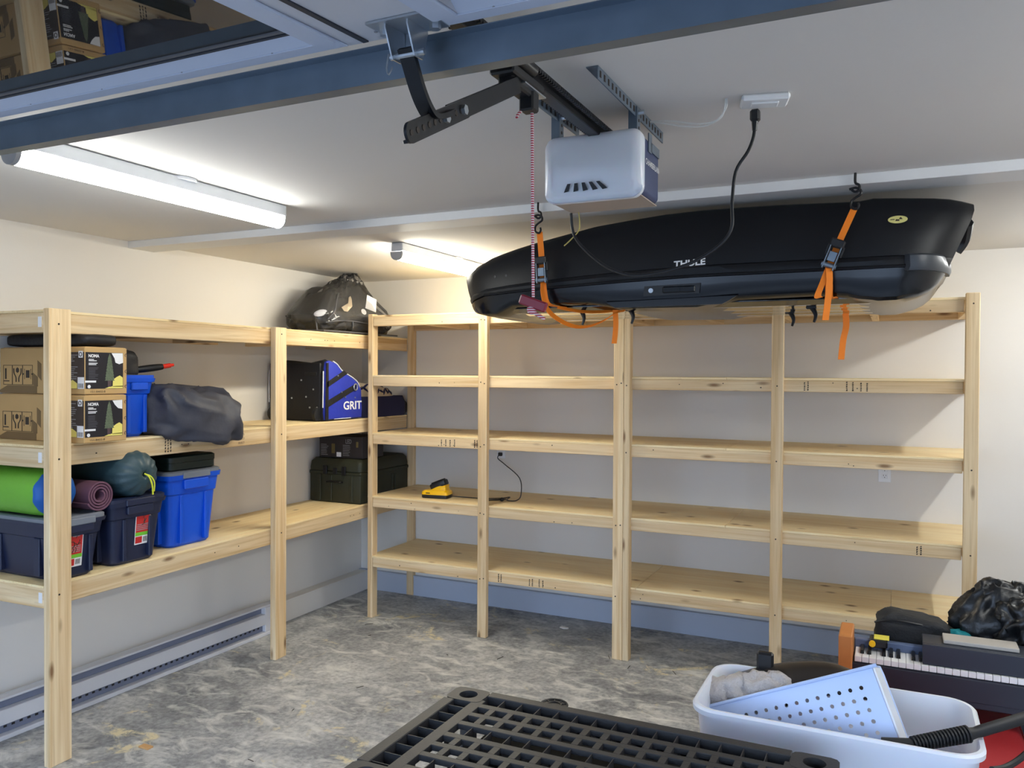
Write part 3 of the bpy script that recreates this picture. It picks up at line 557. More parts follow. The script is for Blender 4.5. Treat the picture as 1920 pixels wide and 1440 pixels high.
obj('slack_loop', B().ribbon([(2.52, yy-.02, 2.10), (2.524, yy-.028, 2.055), (2.545, yy-.03, 1.99), (2.59, yy-.02, 1.945), (2.65, -2.19, 1.915), (2.71, -2.17, 1.915), (2.77, -2.15, 1.94), (2.81, -2.12, 1.972), (2.83, -2.06, 1.985)], (.006, .02, .012), .0025), M['orange'], t)
obj('loose_tail', B().ribbon([(2.80, -2.1, 1.985), (2.803, -2.1, 1.93), (2.80, -2.1, 1.88), (2.796, -2.1, 1.845)], (.02, .008, 0), .0025), M['orange'], t)
obj('loose_tail', B().ribbon([(2.56, -2.15, 2.0), (2.64, -2.08, 1.985), (2.74, -2.04, 1.985), (2.83, -2.02, 2.0)], (.0, .012, .012), .0025), M['orange'], t)
ratchet(t, (2.516, yy-.014, 2.145), Vector((-.06, 0, 1)).normalized())

# ---------------------------------------------------------------- goods on the left shelves
xf = lambda y: .54-.026*(y+3.055)
Z2, Z3 = 1.3956, .7867
def tree_box(z, label, y0, x1, tear):
    h, y1, x0 = .212, y0+.218, .012
    t = thing('carton', label, 'box', ((x0+x1)/2, (y0+y1)/2, z), group='tree boxes at the front of the middle left shelf')
    obj('carton_body', B().box(x0, x1, y0, y1, z+.0005, z+h, .003), M['cardb'], t)
    obj('flap', B().box(x0+.02, x1-.004, y0+.006, y1-.01, z+h+.0002, z+h+.003, 0, Matrix.Translation((0, 0, z+h)) @ Matrix.Rotation(.02, 4, 'X') @ Matrix.Translation((0, 0, -z-h-.0)) if False else None), M['cardb'], t)
    F = frame((x1+.0004, y0, z), (0, 1, 0), (0, 0, 1))        # aisle face, u along y, v up
    p = obj('printed_panel', B().box(.003, .196, .026, .19, 0, .0006, 0, F), M['prnt'], t)
    text('lettering', 'NOMA', F @ Matrix.Translation((.044, .174, .0007)), .054, M['pwhite'], p, .015, .035)
    b = B()
    for k, (v, wd, hh) in enumerate(((.156, .026, .0035), (.150, .04, .0035), (.139, .044, .0035), (.133, .038, .0035))): b.box(.018, .018+wd, v, v+hh, .0006, .0011, 0, F)
    bg = B()
    for k in range(9): bg.box(.018, .018+.05*random.uniform(.6, 1), .120-k*.0062, .1217-k*.0062, .0006, .001, 0, F)
    obj('fine_print', bg, M['pdim'], p, kind='stuff')
    b.box(.0, .055, .054, .063, .0006, .001, 0, F).prism([(.02+.008*math.cos(a), .036+.008*math.sin(a)) for a in [k*.523 for k in range(12)]], F, .001)
    obj('small_print', b, M['pwhite'], p, kind='stuff')
    # pictured tree, houses and snow on the panel
    b = B(); pts = []
    for k in range(9):
        v = .062+k*.0125; wdt = .026*(1-k/11)**.8
        pts += [(wdt, v), (wdt*.8, v+.007)]
    b.prism([(.125+a, v) for a, v in pts]+[(.125, .186)]+[(.125-a, v) for a, v in pts[::-1]], F, .0013)
    obj('pictured_tree', b, M['tree'], p)
    obj('pictured_trunk', B().box(.115, .133, .034, .064, .0006, .0012, 0, F), M['trunkp'], p)
    obj('pictured_house', B().prism([(.14, .034), (.194, .034), (.194, .076), (.178, .086), (.16, .078), (.142, .066)], F, .0011).prism([(.1, .027), (.194, .027), (.194, .038), (.13, .036)], F, .0011), M['cream'], p)
    obj('torn_patch' if tear else 'snow_patch', B().prism([(.135, .188), (.194, .189), (.196, .145), (.175, .138), (.155, .145), (.15, .165)] if tear else [(.142, .188), (.194, .19), (.194, .148), (.172, .152), (.155, .168)], F, .0012), M['pwhite'], p)
    b = B()
    for v in (.18, .105, .035): b.tube([F @ Vector((.212+.006*math.cos(a), v+.007*math.sin(a), .0006)) for a in (.5, 1.5, 2.5, 3.5, 4.5)], .0012, 5, 2)
    obj('stamp_mark', b, M['trunkp'], t, kind='stuff')
    text('lettering', '151-8402-8', F @ Matrix.Translation((.065, .013, .0003)), .075, M['ink'], t, .009)
    G = frame((x1, y0-.0004, z), (-1, 0, 0), (0, 0, 1)); G = frame((0, y0-.0004, z), (1, 0, 0), (0, 0, 1))   # short end facing the door, u = x
    obj('dark_print', B().box(x1-.15, x1-.003, .026, .19, 0, .0006, 0, G), M['prntb'], t)  # dark brown print wrapping onto the short end
    b = B()
    for k in range(14): b.box(x1-.145, x1-.145+random.uniform(.05, .1), .175-k*.0088, .178-k*.0088, .0006, .001, 0, G)
    obj('small_print', b, M['pgrey'], t, kind='stuff')
    obj('pictured_house', B().prism([(x1-.11, .027), (x1-.05, .027), (x1-.05, .05), (x1-.08, .066), (x1-.11, .05)], G, .0012), M['cream'], t)
    obj('barcode', B().box(x1-.046, x1-.004, .026, .078, .0006, .0012, 0, G).box(x1-.15, x1-.12, .03, .055, .0006, .0012, 0, G).box(x1-.04, x1-.012, .165, .195, .0006, .0012, 0, G), M['pwhite'], t)
    b = B()
    for k in range(8): b.box(x1-.042+k*.0045, x1-.040+k*.0045, .03, .05, .0012, .0016, 0, G)
    b.tube([G @ Vector((x1-.026+.009*math.cos(a), .18+.009*math.sin(a), .0013)) for a in [k*.7 for k in range(10)]], .0018, 5, 1)
    obj('small_print', b, M['ink'], t, kind='stuff')
    # handling pictograms
    b = B(); q = x1-.50
    G = G @ Matrix.Translation((q, 0, 0)) @ Matrix.Diagonal((1.25, 1.1, 1, 1)) @ Matrix.Translation((-q, 0, 0))
    for u0, u1 in ((q-.055, q-.002), (q-.002, q+.058), (q+.058, q+.115)):
        b.box(u0, u1, .118, .12, 0, .0006, 0, G).box(u0, u1, .036, .038, 0, .0006, 0, G).box(u0, u0+.0018, .036, .12, 0, .0006, 0, G).box(u1-.0018, u1, .036, .12, 0, .0006, 0, G)
    for s in (-1, 1):
        c = q+.028
        b.ribbon([G @ Vector((c+s*.021, .106, .0003)), G @ Vector((c+s*.02, .085, .0003)), G @ Vector((c+s*.009, .068, .0003)), G @ Vector((c+s*.008, .048, .0003))], (.007, 0, 0), .0008, 3)
        b.box(q+.087+s*.018-.001, q+.087+s*.018+.001, .06, .104, 0, .0006, 0, G)
        b.prism([(q+.087+s*.026+.004*math.cos(a), .082+.004*math.sin(a)) for a in [k*.8 for k in range(8)]], G, .0006)
    b.prism([(q+.028+.01*math.cos(a), .098+.012*math.sin(a)) for a in [k*1.047+.52 for k in range(6)]], G, .0006)
    b.box(q+.077, q+.097, .066, .098, 0, .0006, 0, G).box(q-.045, q-.036, .06, .106, 0, .0006, 0, G).box(q-.052, q-.02, .05, .054, 0, .0006, 0, G)
    obj('handling_mark', b, M['ink'], t, kind='stuff')
    obj('dark_pattern', B().prism([(q-.1, .002), (q+.14, .002), (q+.14, .034), (q-.03, .034)], G, .0004).prism([(q+.117, .036), (q+.145, .03), (q+.145, .07), (q+.117, .088)], G, .0004).prism([(q+.143, .075), (q+.165, .055), (q+.165, .125), (q+.143, .14)], G, .0004), M['cardd'], t)
tree_box(Z2, 'cardboard decorated-tree carton, lower of the two stacked behind the front post', -2.912, .612, False)
tree_box(Z2+.217, 'cardboard tree carton with a torn print corner, upper of the two stacked', -2.906, .608, True)

t = thing('flat_bag', 'black flat bag squeezed on top of the upper tree carton', 'bag', (.3, -2.8, Z2+.432))
obj('bag_body', B().blob((.30, -2.80, Z2+.464), (.285, .1, .03), .4, .3, .004, 12, 40, 14, 6, zmin=Z2+.4325), M['fabblk'], t, 60)

def tote(name, label, cat, x0, x1, y0, y1, z, h, body, lidm, handle=True, lid=True, taper=.028, lab=None):
    t = thing(name, label, cat, ((x0+x1)/2, (y0+y1)/2, z)); cx, cy, hx, hy = (x0+x1)/2, (y0+y1)/2, (x1-x0)/2, (y1-y0)/2
    zz = [(0, .008), (.012, 0), (h*.72, 0), (h*.74, -.006), (h*.93, -.008), (h*.935, -.016), (h, -.018)]
    rings = [rr(cx, cy, z+.0005+a, hx-taper*(1-a/h)-.014-e, hy-taper*(1-a/h)-.014-e, .035) for a, e in zz]
    bd = obj('tub', B().loft(rings), body, t, 30)
    b = B()
    for u in (-.5, .5):
        b.box(cx+hx-taper-.012, cx+hx-.016, cy+u*hy*.9-.01, cy+u*hy*.9+.01, z+.02, z+h*.72, .003)
        b.box(cx+u*hx-.02, cx+u*hx+.02, cy-hy+.016, cy-hy+taper+.012, z+.02, z+h*.72, .003)
    obj('rib', b, body, t, kind='stuff')
    if handle: obj('handle', B().box(cx+hx-.012, cx+hx+.006, cy-hy*.45, cy+hy*.45, z+h*.80, z+h*.93, .004), body, t)
    if lid:
        L = obj('lid', B().loft([rr(cx, cy, z+h-.008, hx, hy, .04), rr(cx, cy, z+h+.016, hx, hy, .04), rr(cx, cy, z+h+.021, hx-.008, hy-.008, .036), rr(cx, cy, z+h+.021, hx-.03, hy-.03, .03), rr(cx, cy, z+h+.012, hx-.04, hy-.04, .03)]), lidm, t, 30)
        obj('lid_latch', B().box(cx+hx-.004, cx+hx+.009, cy-hy*.5, cy+hy*.5, z+h-.02, z+h+.012, .004), lidm, L)
    else: obj('rim', B().loft([rr(cx, cy, z+h-.006, hx, hy, .04), rr(cx, cy, z+h+.016, hx, hy, .04), rr(cx, cy, z+h+.016, hx-.02, hy-.02, .03), rr(cx, cy, z+h-.04, hx-.022, hy-.022, .03)], True, True), body, t, 30)
    if lab:
        u0, v0, wd, ht = lab; xx = cx+hx-.0145-taper*(1-.45); F = Matrix.Translation((cx+hx-.0145-taper+.001, cy+u0, z)) @ frame((0, 0, 0), (0, 1, 0), (taper/h, 0, 1)) @ Matrix.Translation((0, 0, .0015))
        l = obj('paper_label', B().box(0, wd, v0, v0+ht, 0, .0008, 0, F), M['pwhite'], t)
        obj('label_print', B().box(.004, wd-.004, v0+ht*.34, v0+ht-.005, .0008, .0013, 0, F).box(.004, wd*.5, v0+.006, v0+ht*.22, .0008, .0013, 0, F), M['red'], l)
        obj('label_band', B().box(.002, wd-.002, v0+ht*.24, v0+ht*.34, .0008, .0013, 0, F), M['green'], l)
        b = B()
        for k in range(6): b.box(wd*.58+k*.004, wd*.58+.002+k*.004, v0+.01, v0+ht*.2, .0008, .0013, 0, F)
        for k in range(9):
            a = random.uniform(0, 3); u = wd*random.uniform(.25, .75); v = v0+ht*random.uniform(.45, .88); r = .011
            b.tube([F @ Vector((u-r*math.cos(a), v-r*math.sin(a), .0015)), F @ Vector((u+.004, v+.004, .0018)), F @ Vector((u+r*math.cos(a), v+r*math.sin(a), .0015))], .0016, 5, 3)
        obj('handwriting', b, M['ink'], l, kind='stuff')
        b = B()
        for k in range(4): b.box(.008, wd-.01, v0+ht*(.40+.05*k), v0+ht*(.42+.05*k), .0013, .0016, 0, F)
        b.box(wd*.3, wd*.75, v0+ht*.82, v0+ht*.93, .0013, .0017, 0, F)
        obj('small_print', b, M['pgrey'], l, kind='stuff')
    return t
tote('storage_tote', 'blue plastic tote with a blue rim on the middle left shelf, beside the cartons', 'tote', .03, .505, -2.636, -2.425, Z2, .288, M['blue'], M['blue'], True, False)
tote('storage_tote', 'navy tote with grey lid under the green sleeping pad, by the front post', 'tote', .03, .565, -3.03, -2.755, Z3, .262, M['navy'], M['greylid'], lab=(-.05, .052, .075, .168))
tote('storage_tote', 'navy tote with navy lid under the dark teal stuff sack, bearing a red label', 'tote', .03, .55, -2.73, -2.40, Z3, .305, M['navy'], M['navy'], lab=(-.01, .085, .085, .175))
tote('storage_tote', 'bright blue tote with grey lid on the lower left shelf, right of the navy totes', 'tote', .02, .47, -2.325, -1.955, Z3, .385, M['blue'], M['greylid'])
# case on the blue tote lid
t = thing('flat_case', 'flat dark green case lying on the grey lid of the bright blue tote', 'case', (.25, -2.14, Z3+.41))
obj('case_body', B().loft([rr(.245, -2.14, z, .205+e, .16+e, .03) for z, e in ((Z3+.4075, -.008), (Z3+.413, 0), (Z3+.448, 0))]), M['dgreen'], t)
obj('case_lid', B().loft([rr(.245, -2.14, z, .207+e, .162+e, .03) for z, e in ((Z3+.45, 0), (Z3+.478, 0), (Z3+.485, -.01))]), M['dgreen'], t)
# navy bundle on the shelf behind the stuff sack
# black sack and umbrella on the blue tote
t = thing('drawstring_bag', 'black fabric bag sitting in the open blue tote beside the cartons', 'bag', (.33, -2.55, Z2+.29))
obj('bag_body', B().blob((.36, -2.57, Z2+.352), (.12, .082, .075), .5, .6, .012, 14, 40, 24, 3, .4, zmin=Z2+.306), M['fabblk'], t, 60)
t = thing('umbrella', 'black folded umbrella with a red tip, poking out of the blue tote', 'umbrella', (.42, -2.45, Z2+.33))
obj('canopy', B().tube([(.40, -2.53, Z2+.322), (.44, -2.42, Z2+.338), (.46, -2.355, Z2+.347)], lambda q: .014+.004*math.sin(q*3), 12, 4), M['black'], t)
obj('tip', B().cyl((.461, -2.354, Z2+.3475), (.47, -2.315, Z2+.354), .012, 12).cyl((.47, -2.315, Z2+.354), (.474, -2.298, Z2+.357), .008, 12), mat('red_plastic', (226, 46, 26), .4), t)
# slumping dark bag
def slump(p):
    if p.x > .14: p = Vector((p.x, p.y, p.z-(p.x-.14)*.55))
    return p
t = thing('cover_bag', 'charcoal fabric bag slumping over the edge of the middle left shelf', 'bag', (.35, -2.2, Z2))
def bagfn(p):
    k = (p.y+.27)/.54
    p = Vector((p.x*(1+.1*k), p.y, p.z*(1-.0*k)))
    if p.x > .12: p.z -= (p.x-.12)*.42*(.35+k)
    p.z -= .035*max(0, k)
    return p
obj('bag_body', B().blob((.36, -2.175, Z2+.125), (.235, .272, .122), .36, .45, .03, 8, 90, 50, 5, .85, fn=bagfn), M['fabric'], t, 70)
# hockey bag
t = thing('wheeled_bag', 'black and blue wheeled hockey bag with GRIT lettering on its blue end', 'bag', (.26, -.84, Z2))
yb0 = -1.075; zt = Z2+.405
def hb(x0, x1, y0, y1): return None
ring = lambda x, k=1, dz=0, dy=0: [(x, -.86+y*k+dy, Z2+.004+zz*k+dz) for y, zz in ((-.215, .0), (-.222, .05), (-.215, .36), (-.205, .395), (-.17, .405), (-.10, .385), (-.03, .33), (.08, .285), (.15, .25), (.19, .2), (.20, .06), (.195, 0))]
obj('bottom_shell', B().box(.025, .452, yb0-.012, yb0+.012, Z2+.003, Z2+.385, .01), M['fabblk'], t)
obj('bag_body', B().loft([ring(.025, .96), ring(.04), ring(.2, .985, -.004), ring(.33, .97, -.01), ring(.45), ring(.468, .98)]), M['fabblk'], t, 40)
en = obj('end_panel', B().loft([ring(.466, .97, .004), ring(.482, .965, .005), ring(.49, .9, .012, .0)]), M['fabblue'], t, 40)
xe = .4905; E = frame((xe, -.86, Z2), (0, 1, 0), (0, 0, 1))
text('lettering', 'GRIT', E @ Matrix.Translation((.075, .098, .001)), .205, M['grit'], en, .058, .022)
obj('webbing_strap', B().prism([(-.20, .09), (-.20, .135), (.11, .245), (.11, .205)], E @ Matrix.Translation((0, 0, -.004)), .006).prism([(-.20, .22), (-.20, .26), (-.02, .335), (.02, .315)], E @ Matrix.Translation((0, 0, -.006)), .006).prism([(-.215, .01), (-.185, .01), (-.185, .385), (-.205, .385)], E @ Matrix.Translation((0, 0, -.006)), .006), M['fabblk'], en)
b = B()
b.tube([(.474, -.86+y, Z2+.004+z) for y, z in ((-.12, .392), (-.07, .37), (-.02, .33), (.08, .29), (.15, .255), (.185, .2))], .004, 6, 3)
b.tube([(.47, yb0-.004, Z2+.09), (.472, yb0-.004, Z2+.2), (.472, yb0-.002, Z2+.33)], .004, 6, 3).tube([(.486, -.98, Z2+.012), (.487, -.8, Z2+.012)], .003, 6, 1)
b.tube([(.022, yb0-.01, Z2+.12), (.022, yb0-.01, Z2+.3), (.03, yb0, Z2+.36)], .003, 6, 3)
obj('white_piping', b, M['grit'], t)
obj('ring_clip', B().tube([E @ Vector((.1+.02*math.cos(a), .222+.022*math.sin(a), .008)) for a in [k*.7 for k in range(10)]], .0045, 6, 2), M['zinc'], en)
b = B()
for x, z in ((.10, .27), (.16, .2), (.22, .15), (.3, .27), (.34, .16), (.40, .21), (.37, .09), (.43, .09)): b.cyl((x, yb0-.016, Z2+z), (x, yb0-.011, Z2+z), .006, 8)
for y, z in ((-.09, .30), (-.05, .19), (-.01, .155), (.1, .15)): b.cyl(E @ Vector((y, z, -.004)), E @ Vector((y, z, .006)), .005, 8)
obj('rivet', b, M['zinc'], t, kind='stuff')
for x in (.43, .06): obj('wheel', B().cyl((x-.012, yb0-.012, Z2+.046), (x+.014, yb0-.012, Z2+.046), .045, 24), M['rubber'], t)
obj('pull_handle', B().box(.33, .43, yb0-.018, yb0-.011, Z2+.3, Z2+.325, .004), M['rubber'], t)
# patterned bag behind
t = thing('gear_bag', 'navy bag with a tan leaf patterned top, behind the hockey bag in the corner', 'bag', (.3, -.35, Z2))
obj('bag_body', B().loft([rr(.28, -.34, Z2+.001, .19, .27, .04), rr(.28, -.34, Z2+.02, .195, .275, .05), rr(.28, -.34, Z2+.1, .195, .275, .05), rr(.28, -.35, Z2+.15, .185, .265, .05)]), M['navyc'], t, 50)
b = B()
def topz(y): return .152+.10*max(0, (-.1-y)/.5)**.9
b.loft([[(.28+.19*math.cos(a)*k, -.36+.26*math.sin(a)*k, Z2+(.15 if k > .95 else .005+topz(-.36+.26*math.sin(a)*k)+.015*(1-k))) for a in [2*math.pi*j/28 for j in range(28)]] for k in (1, .9, .6, .25)])
tp = obj('patterned_top', b, M['leaf'], t, 60)
b = B()
tb_ = None
me_, off_ = tp.data, WL[tp.name]
from mathutils.bvhtree import BVHTree
bv_ = BVHTree.FromPolygons([v.co+off_ for v in me_.vertices], [list(q.vertices) for q in me_.polygons])
for k in range(34):
    a = random.uniform(-.5, 1.3); y = -.57+.0145*k+random.uniform(-.01, .01); x = .27+.185*random.random(); pts = []
    for q in (-1, -.5, 0, .5, 1):
        px_, py_ = x+.045*q*math.cos(a), y+.045*q*math.sin(a)+.01*q*q
        h = bv_.ray_cast(Vector((px_, py_, 3)), Vector((0, 0, -1)))[0]
        if h: pts.append(h)
    if len(pts) > 3: b.tube(pts, lambda q: .009*math.sin(math.pi*min(1, max(.08, q*.92+.04))), 6, 3)
for k in range(15):
    y = -.56+.033*k; z = Z2+.165+.35*max(0, topz(y)-.152)+random.uniform(-.004, .012); a = random.uniform(.3, 1.3)*(-1)**k; pts = []
    for q in (-1, -.5, 0, .5, 1):
        h = bv_.ray_cast(Vector((1.2, y+.03*q*math.cos(a), z+.025*q*math.sin(a))), Vector((-1, 0, 0)))[0]
        if h: pts.append(h)
    if len(pts) > 3: b.tube(pts, lambda q: .008*math.sin(math.pi*min(1, max(.08, q*.92+.04))), 6, 3)
obj('leaf_print', b, M['navyc'], tp, kind='stuff')
obj('end_pocket', B().blob((.36, -.065, Z2+.06), (.1, .05, .06), .6, .6, .006, 16, 24, 14), M['fabblk'], t, 60)

# lower shelf: sleeping pad, mat, sack
t = thing('sleeping_pad', 'rolled lime green sleeping pad with a blue end cap, on the grey lidded navy tote', 'sleeping pad', (.25, -2.955, Z3+.284))
R = .105; zc = Z3+.284+R
def ringx(x, r, wob=.0, y=-2.962): return [(x, y+r*math.cos(a)*(1+wob*math.sin(9*a+x*30)), zc+r*math.sin(a)*(1+wob*math.sin(11*a+x*20))) for a in [2*math.pi*k/44 for k in range(44)]]
obj('roll', B().loft([ringx(.04, R*.9), ringx(.06, R), ringx(.15, R*1.01, .01), ringx(.25, R, .012), ringx(.42, R*1.01, .012), ringx(.46, R*.98, .02), ringx(.48, R*.93, .04)]), M['lime'], t, 60)
obj('end_cap', B().loft([ringx(.478, R*.95, .03), ringx(.49, R*.92, .02), ringx(.51, R*.78, .015), ringx(.522, R*.45, .01), ringx(.526, R*.1)]), M['padblue'], t, 60)
t = thing('yoga_mat', 'rolled mauve yoga mat, its spiral end showing beside the green sleeping pad', 'mat', (.3, -2.77, Z3+.284))
cy, cz, r0 = -2.782, Z3+.284+.0735, .027
def spir(n, y, off=0): return [(y, cy+(r0+.0455*k/n+off)*math.cos(-2*math.pi*3.6*k/n+1.1), cz+(r0+.0455*k/n+off)*math.sin(-2*math.pi*3.6*k/n+1.1)) for k in range(n+1)]
b = B(); n = 130
a0, a1 = spir(n, .545), spir(n, .545, -.0082); c0, c1 = spir(n, .05), spir(n, .05, -.0082)
vs = a0+a1+c0+c1; m = n+1; fs = []
for k in range(n): fs += [(k, k+1, m+k+1, m+k), (2*m+k+1, 2*m+k, 3*m+k, 3*m+k+1), (k+1, k, 2*m+k, 2*m+k+1), (m+k, m+k+1, 3*m+k+1, 3*m+k)]
fs += [(0, m, 3*m, 2*m), (n, 2*m+n, 3*m+n, m+n)]
obj('rolled_mat', b.add(vs, fs), M['mauve'], t, 40)
t = thing('stuff_sack', 'dark teal stuff sack with a gathered end and yellow cord, on the navy tote', 'bag', (.35, -2.6, Z3+.33))
cy, cz = -2.575, Z3+.327+.108
b = B(); rs = []
for x, r in ((.08, .04), (.1, .085), (.15, .105), (.25, .112), (.35, .114), (.45, .116), (.52, .112), (.555, .098), (.58, .075), (.593, .05), (.6, .028), (.594, .014), (.57, .01)):
    k = max(0, (x-.42)/.18); rs.append([(x, cy+r*(1+.05*k*math.sin(13*a)+.02*math.sin(5*a+x*30))*math.cos(a)*1.06, cz+r*(1+.05*k*math.sin(13*a+1)+.02*math.sin(4*a+x*25))*math.sin(a)) for a in [2*math.pi*j/64 for j in range(64)]])
obj('sack_body', b.loft(rs), M['teal'], t, 60)
obj('cord', B().tube([(.59, cy+.0, cz+.002), (.61, cy+.008, cz-.01), (.618, cy+.02, cz-.05), (.612, cy+.03, cz-.1)], .004, 7, 5).tube([(.59, cy, cz), (.612, cy+.014, cz-.008), (.62, cy+.032, cz-.04), (.614, cy+.035, cz-.085)], .003, 7, 5), M['cordy'], t)
# olive trunk and string light box
t = thing('footlocker', 'olive green plastic footlocker on the lower left shelf in the rear corner', 'trunk', (.27, -.35, Z3))
x0, x1, y0, y1 = .02, .468, -.66, -.045; zt = Z3+.315
tb = obj('trunk_body', B().box(x0, x1, y0, y1, Z3+.001, Z3+.225, .012).box(x0-.004, x1+.004, y0-.004, y1+.004, Z3+.2, Z3+.225, .006), M['olive'], t)
b = B()
for u in (.09, .19): b.box(x0+u-.012, x0+u+.012, y0-.008, y0+.01, Z3+.01, Z3+.2, .004)
b.box(x1-.09, x1-.066, y0-.008, y0+.01, Z3+.01, Z3+.2, .004)
for u in (.16, .2, .4, .44): b.box(x1-.01, x1+.007, y0+u-.01, y0+u+.01, Z3+.02, Z3+.18, .004)
obj('rib', b, M['olive'], tb, kind='stuff')
obj('trunk_lid', B().loft([rr((x0+x1)/2, (y0+y1)/2, Z3+z, (x1-x0)/2+e, (y1-y0)/2+e, .03) for z, e in ((.228, .004), (.25, .004), (.29, -.002), (.312, -.02), (.316, -.04))]), M['olive'], t)
for x in (.165, .33): obj('latch', B().box(x-.018, x+.018, y0-.016, y0-.003, Z3+.2, Z3+.265, .004), M['blackm'], t)
obj('handle', B().tube([(.19, y0-.004, Z3+.15), (.19, y0-.025, Z3+.152), (.22, y0-.03, Z3+.155), (.28, y0-.03, Z3+.155), (.31, y0-.025, Z3+.152), (.31, y0-.004, Z3+.15)], .008, 8, 4), M['blackm'], t)
obj('lock_plate', B().box(.232, .268, y0-.01, y0-.003, Z3+.205, Z3+.25, .003), M['blackm'], t)
t = thing('carton', 'dark printed LED string light carton on top of the olive footlocker', 'box', (.26, -.5, Z3+.318))
z = Z3+.318
cb = obj('carton_body', B().box(.075, .455, -.62, -.36, z, z+.155, .002), M['darkbox'], t)
G = frame((0, -.6204, z), (1, 0, 0), (0, 0, 1))
text('lettering', 'LED', G @ Matrix.Translation((.335, .12, 0)), .05, M['pgrey'], t, .03)
b = B()
for k in range(7):
    b.box(.09, .09+random.uniform(.05, .085), .09-k*.012, .093-k*.012, 0, .0006, 0, G); b.box(.285, .285+random.uniform(.05, .08), .09-k*.012, .093-k*.012, 0, .0006, 0, G)
obj('small_print', b, M['pgrey'], t, kind='stuff')
obj('barcode', B().box(.23, .27, .008, .04, 0, .0008, 0, G), M['pwhite'], t)
obj('pictured_candle', B().box(.185, .215, .03, .1, 0, .0006, 0, G).box(.4, .42, .08, .12, 0, .0006, 0, G), mat('print_amber', (96, 84, 46), .6), t)
# clear zip bag on the top shelf
Z1 = 1.983
t = thing('vinyl_bag', 'clear vinyl zip bag stuffed with charcoal fabric gear on top of the left shelves', 'bag', (.25, -.55, Z1))
def clr(sc):
    def f(p):
        k = max(0, (p.z+.02)/.18); s = 1-.6*min(1, k)**.72
        return Vector((p.x*s, p.y*s+.05*k, p.z))
    return f
from mathutils.bvhtree import BVHTree
def stick(o, p, d):
    me = o.data; off = WL[o.name]; bv = BVHTree.FromPolygons([v.co+off for v in me.vertices], [list(q.vertices) for q in me.polygons])
    h = bv.ray_cast(Vector(p), Vector(d).normalized()); return (h[0], h[1] if h[1].dot(Vector(d)) < 0 else -h[1])
def folds(p):
    q = clr(1)(p); a = math.atan2(p.y, p.x)
    q.z += .05*math.exp(-((q.y+.25)/.07)**2)*(p.z > .02)+.06*math.exp(-((q.y-.1)/.08)**2)*(p.z > .02)
    return q
ct = obj('contents', B().blob((.26, -.62, Z1+.165), (.18, .40, .150), .5, .5, .05, 9, 80, 44, 2, .8, zmin=Z1+.003, fn=folds), M['sheet'], t, 70)
sh = obj('vinyl_shell', B().blob((.26, -.61, Z1+.195), (.20, .43, .188), .45, .45, .03, 10, 80, 44, 9, .8, zmin=Z1+.0015, fn=folds), M['vinyl'], t, 70)
b = B().tube([(.05, -1.08, Z1+.012), (.40, -1.05, Z1+.012), (.455, -.95, Z1+.012), (.465, -.2, Z1+.012)], .006, 6, 4).tube([(.40, -1.05, Z1+.012), (.36, -1.02, Z1+.1), (.30, -.98, Z1+.16)], .005, 6, 4)
def edge(pts, d=(-1, 0, 0)):
    out = []
    for y, z in pts:
        h, n = stick(sh, (1.2, y, z), d)
        if h: out.append(h+n*.003)
    return out
for pts in ([(-1.0, Z1+.07), (-.9, Z1+.085), (-.75, Z1+.09), (-.6, Z1+.085), (-.4, Z1+.08), (-.25, Z1+.07)], [(-.98, Z1+.09), (-.93, Z1+.15), (-.87, Z1+.22), (-.8, Z1+.28)], [(-.72, Z1+.02), (-.74, Z1+.05), (-.75, Z1+.09)]):
    b.tube(edge(pts), .005, 6, 4)
obj('piping', b, M['pipe'], t)
def patch(name, y, z, poly, m, roll=0):
    h, n = stick(ct, (1.2, y, z), (-1, 0, 0)); zx = Vector((0, 1, 0)); zx = (zx-n*zx.dot(n)).normalized()
    F = frame(h+n*.012, zx, n.cross(zx)) @ Matrix.Rotation(roll, 4, 'Z'); obj(name, B().prism(poly, F, .0015), m, t)
patch('paper_tag', -.74, Z1+.185, [(-.1, -.045), (-.07, -.05), (.02, .0), (.07, .07), (.08, .1), (.05, .085), (.0, .03), (-.1, -.01)], M['leaf'])
patch('paper_tag', -.49, Z1+.235, [(-.05, -.05), (.055, -.055), (.05, .04), (-.045, .05)], M['pwhite'], -.2)
patch('white_buckle', -.99, Z1+.13, [(.05*math.cos(a), .022*math.sin(a)) for a in [k*.524 for k in range(12)]], M['pwhite'], .2)
patch('white_buckle', -.59, Z1+.165, [(.03*math.cos(a), .02*math.sin(a)) for a in [k*.524 for k in range(12)]], M['pwhite'], -.2)

# ---------------------------------------------------------------- charger, cords, outlets on the back shelves
Z4 = .8555
t = thing('battery_charger', 'yellow and black power tool battery charger on the fourth tier of the back shelving', 'charger', (1.0, -.5, Z4), True, (0, 0, .12)); t.location = (.998, -.50, Z4)
rg = lambda z, hx, hy, r=.018, cx=0: rr(cx, 0, z, hx, hy, r)
obj('charger_base', B().loft([rg(.0005, .092, .052), rg(.005, .097, .057), rg(.024, .097, .057)]), M['black'], t)
obj('charger_body', B().loft([rg(.0245, .098, .058), rg(.045, .094, .056), rg(.054, .08, .05), rg(.0545, .06, .04, .015, .02), rg(.085, .032, .036, .015, .045)]), M['yellow'], t, 30)
Mb = Matrix.Translation((.015, 0, .089)) @ Matrix.Rotation(-.38, 4, 'Y')
obj('battery', B().box(-.058, .06, -.037, .037, -.018, .022, .01, Mb).box(-.045, .05, -.03, .03, .02, .03, .006, Mb), M['black'], t)
obj('battery_base', B().box(.0, .058, -.038, .038, -.03, -.018, .004, Mb), M['yellow'], t)
obj('printed_mark', B().box(-.06, -.03, -.0588, -.0575, .033, .039), M['ink'], t)
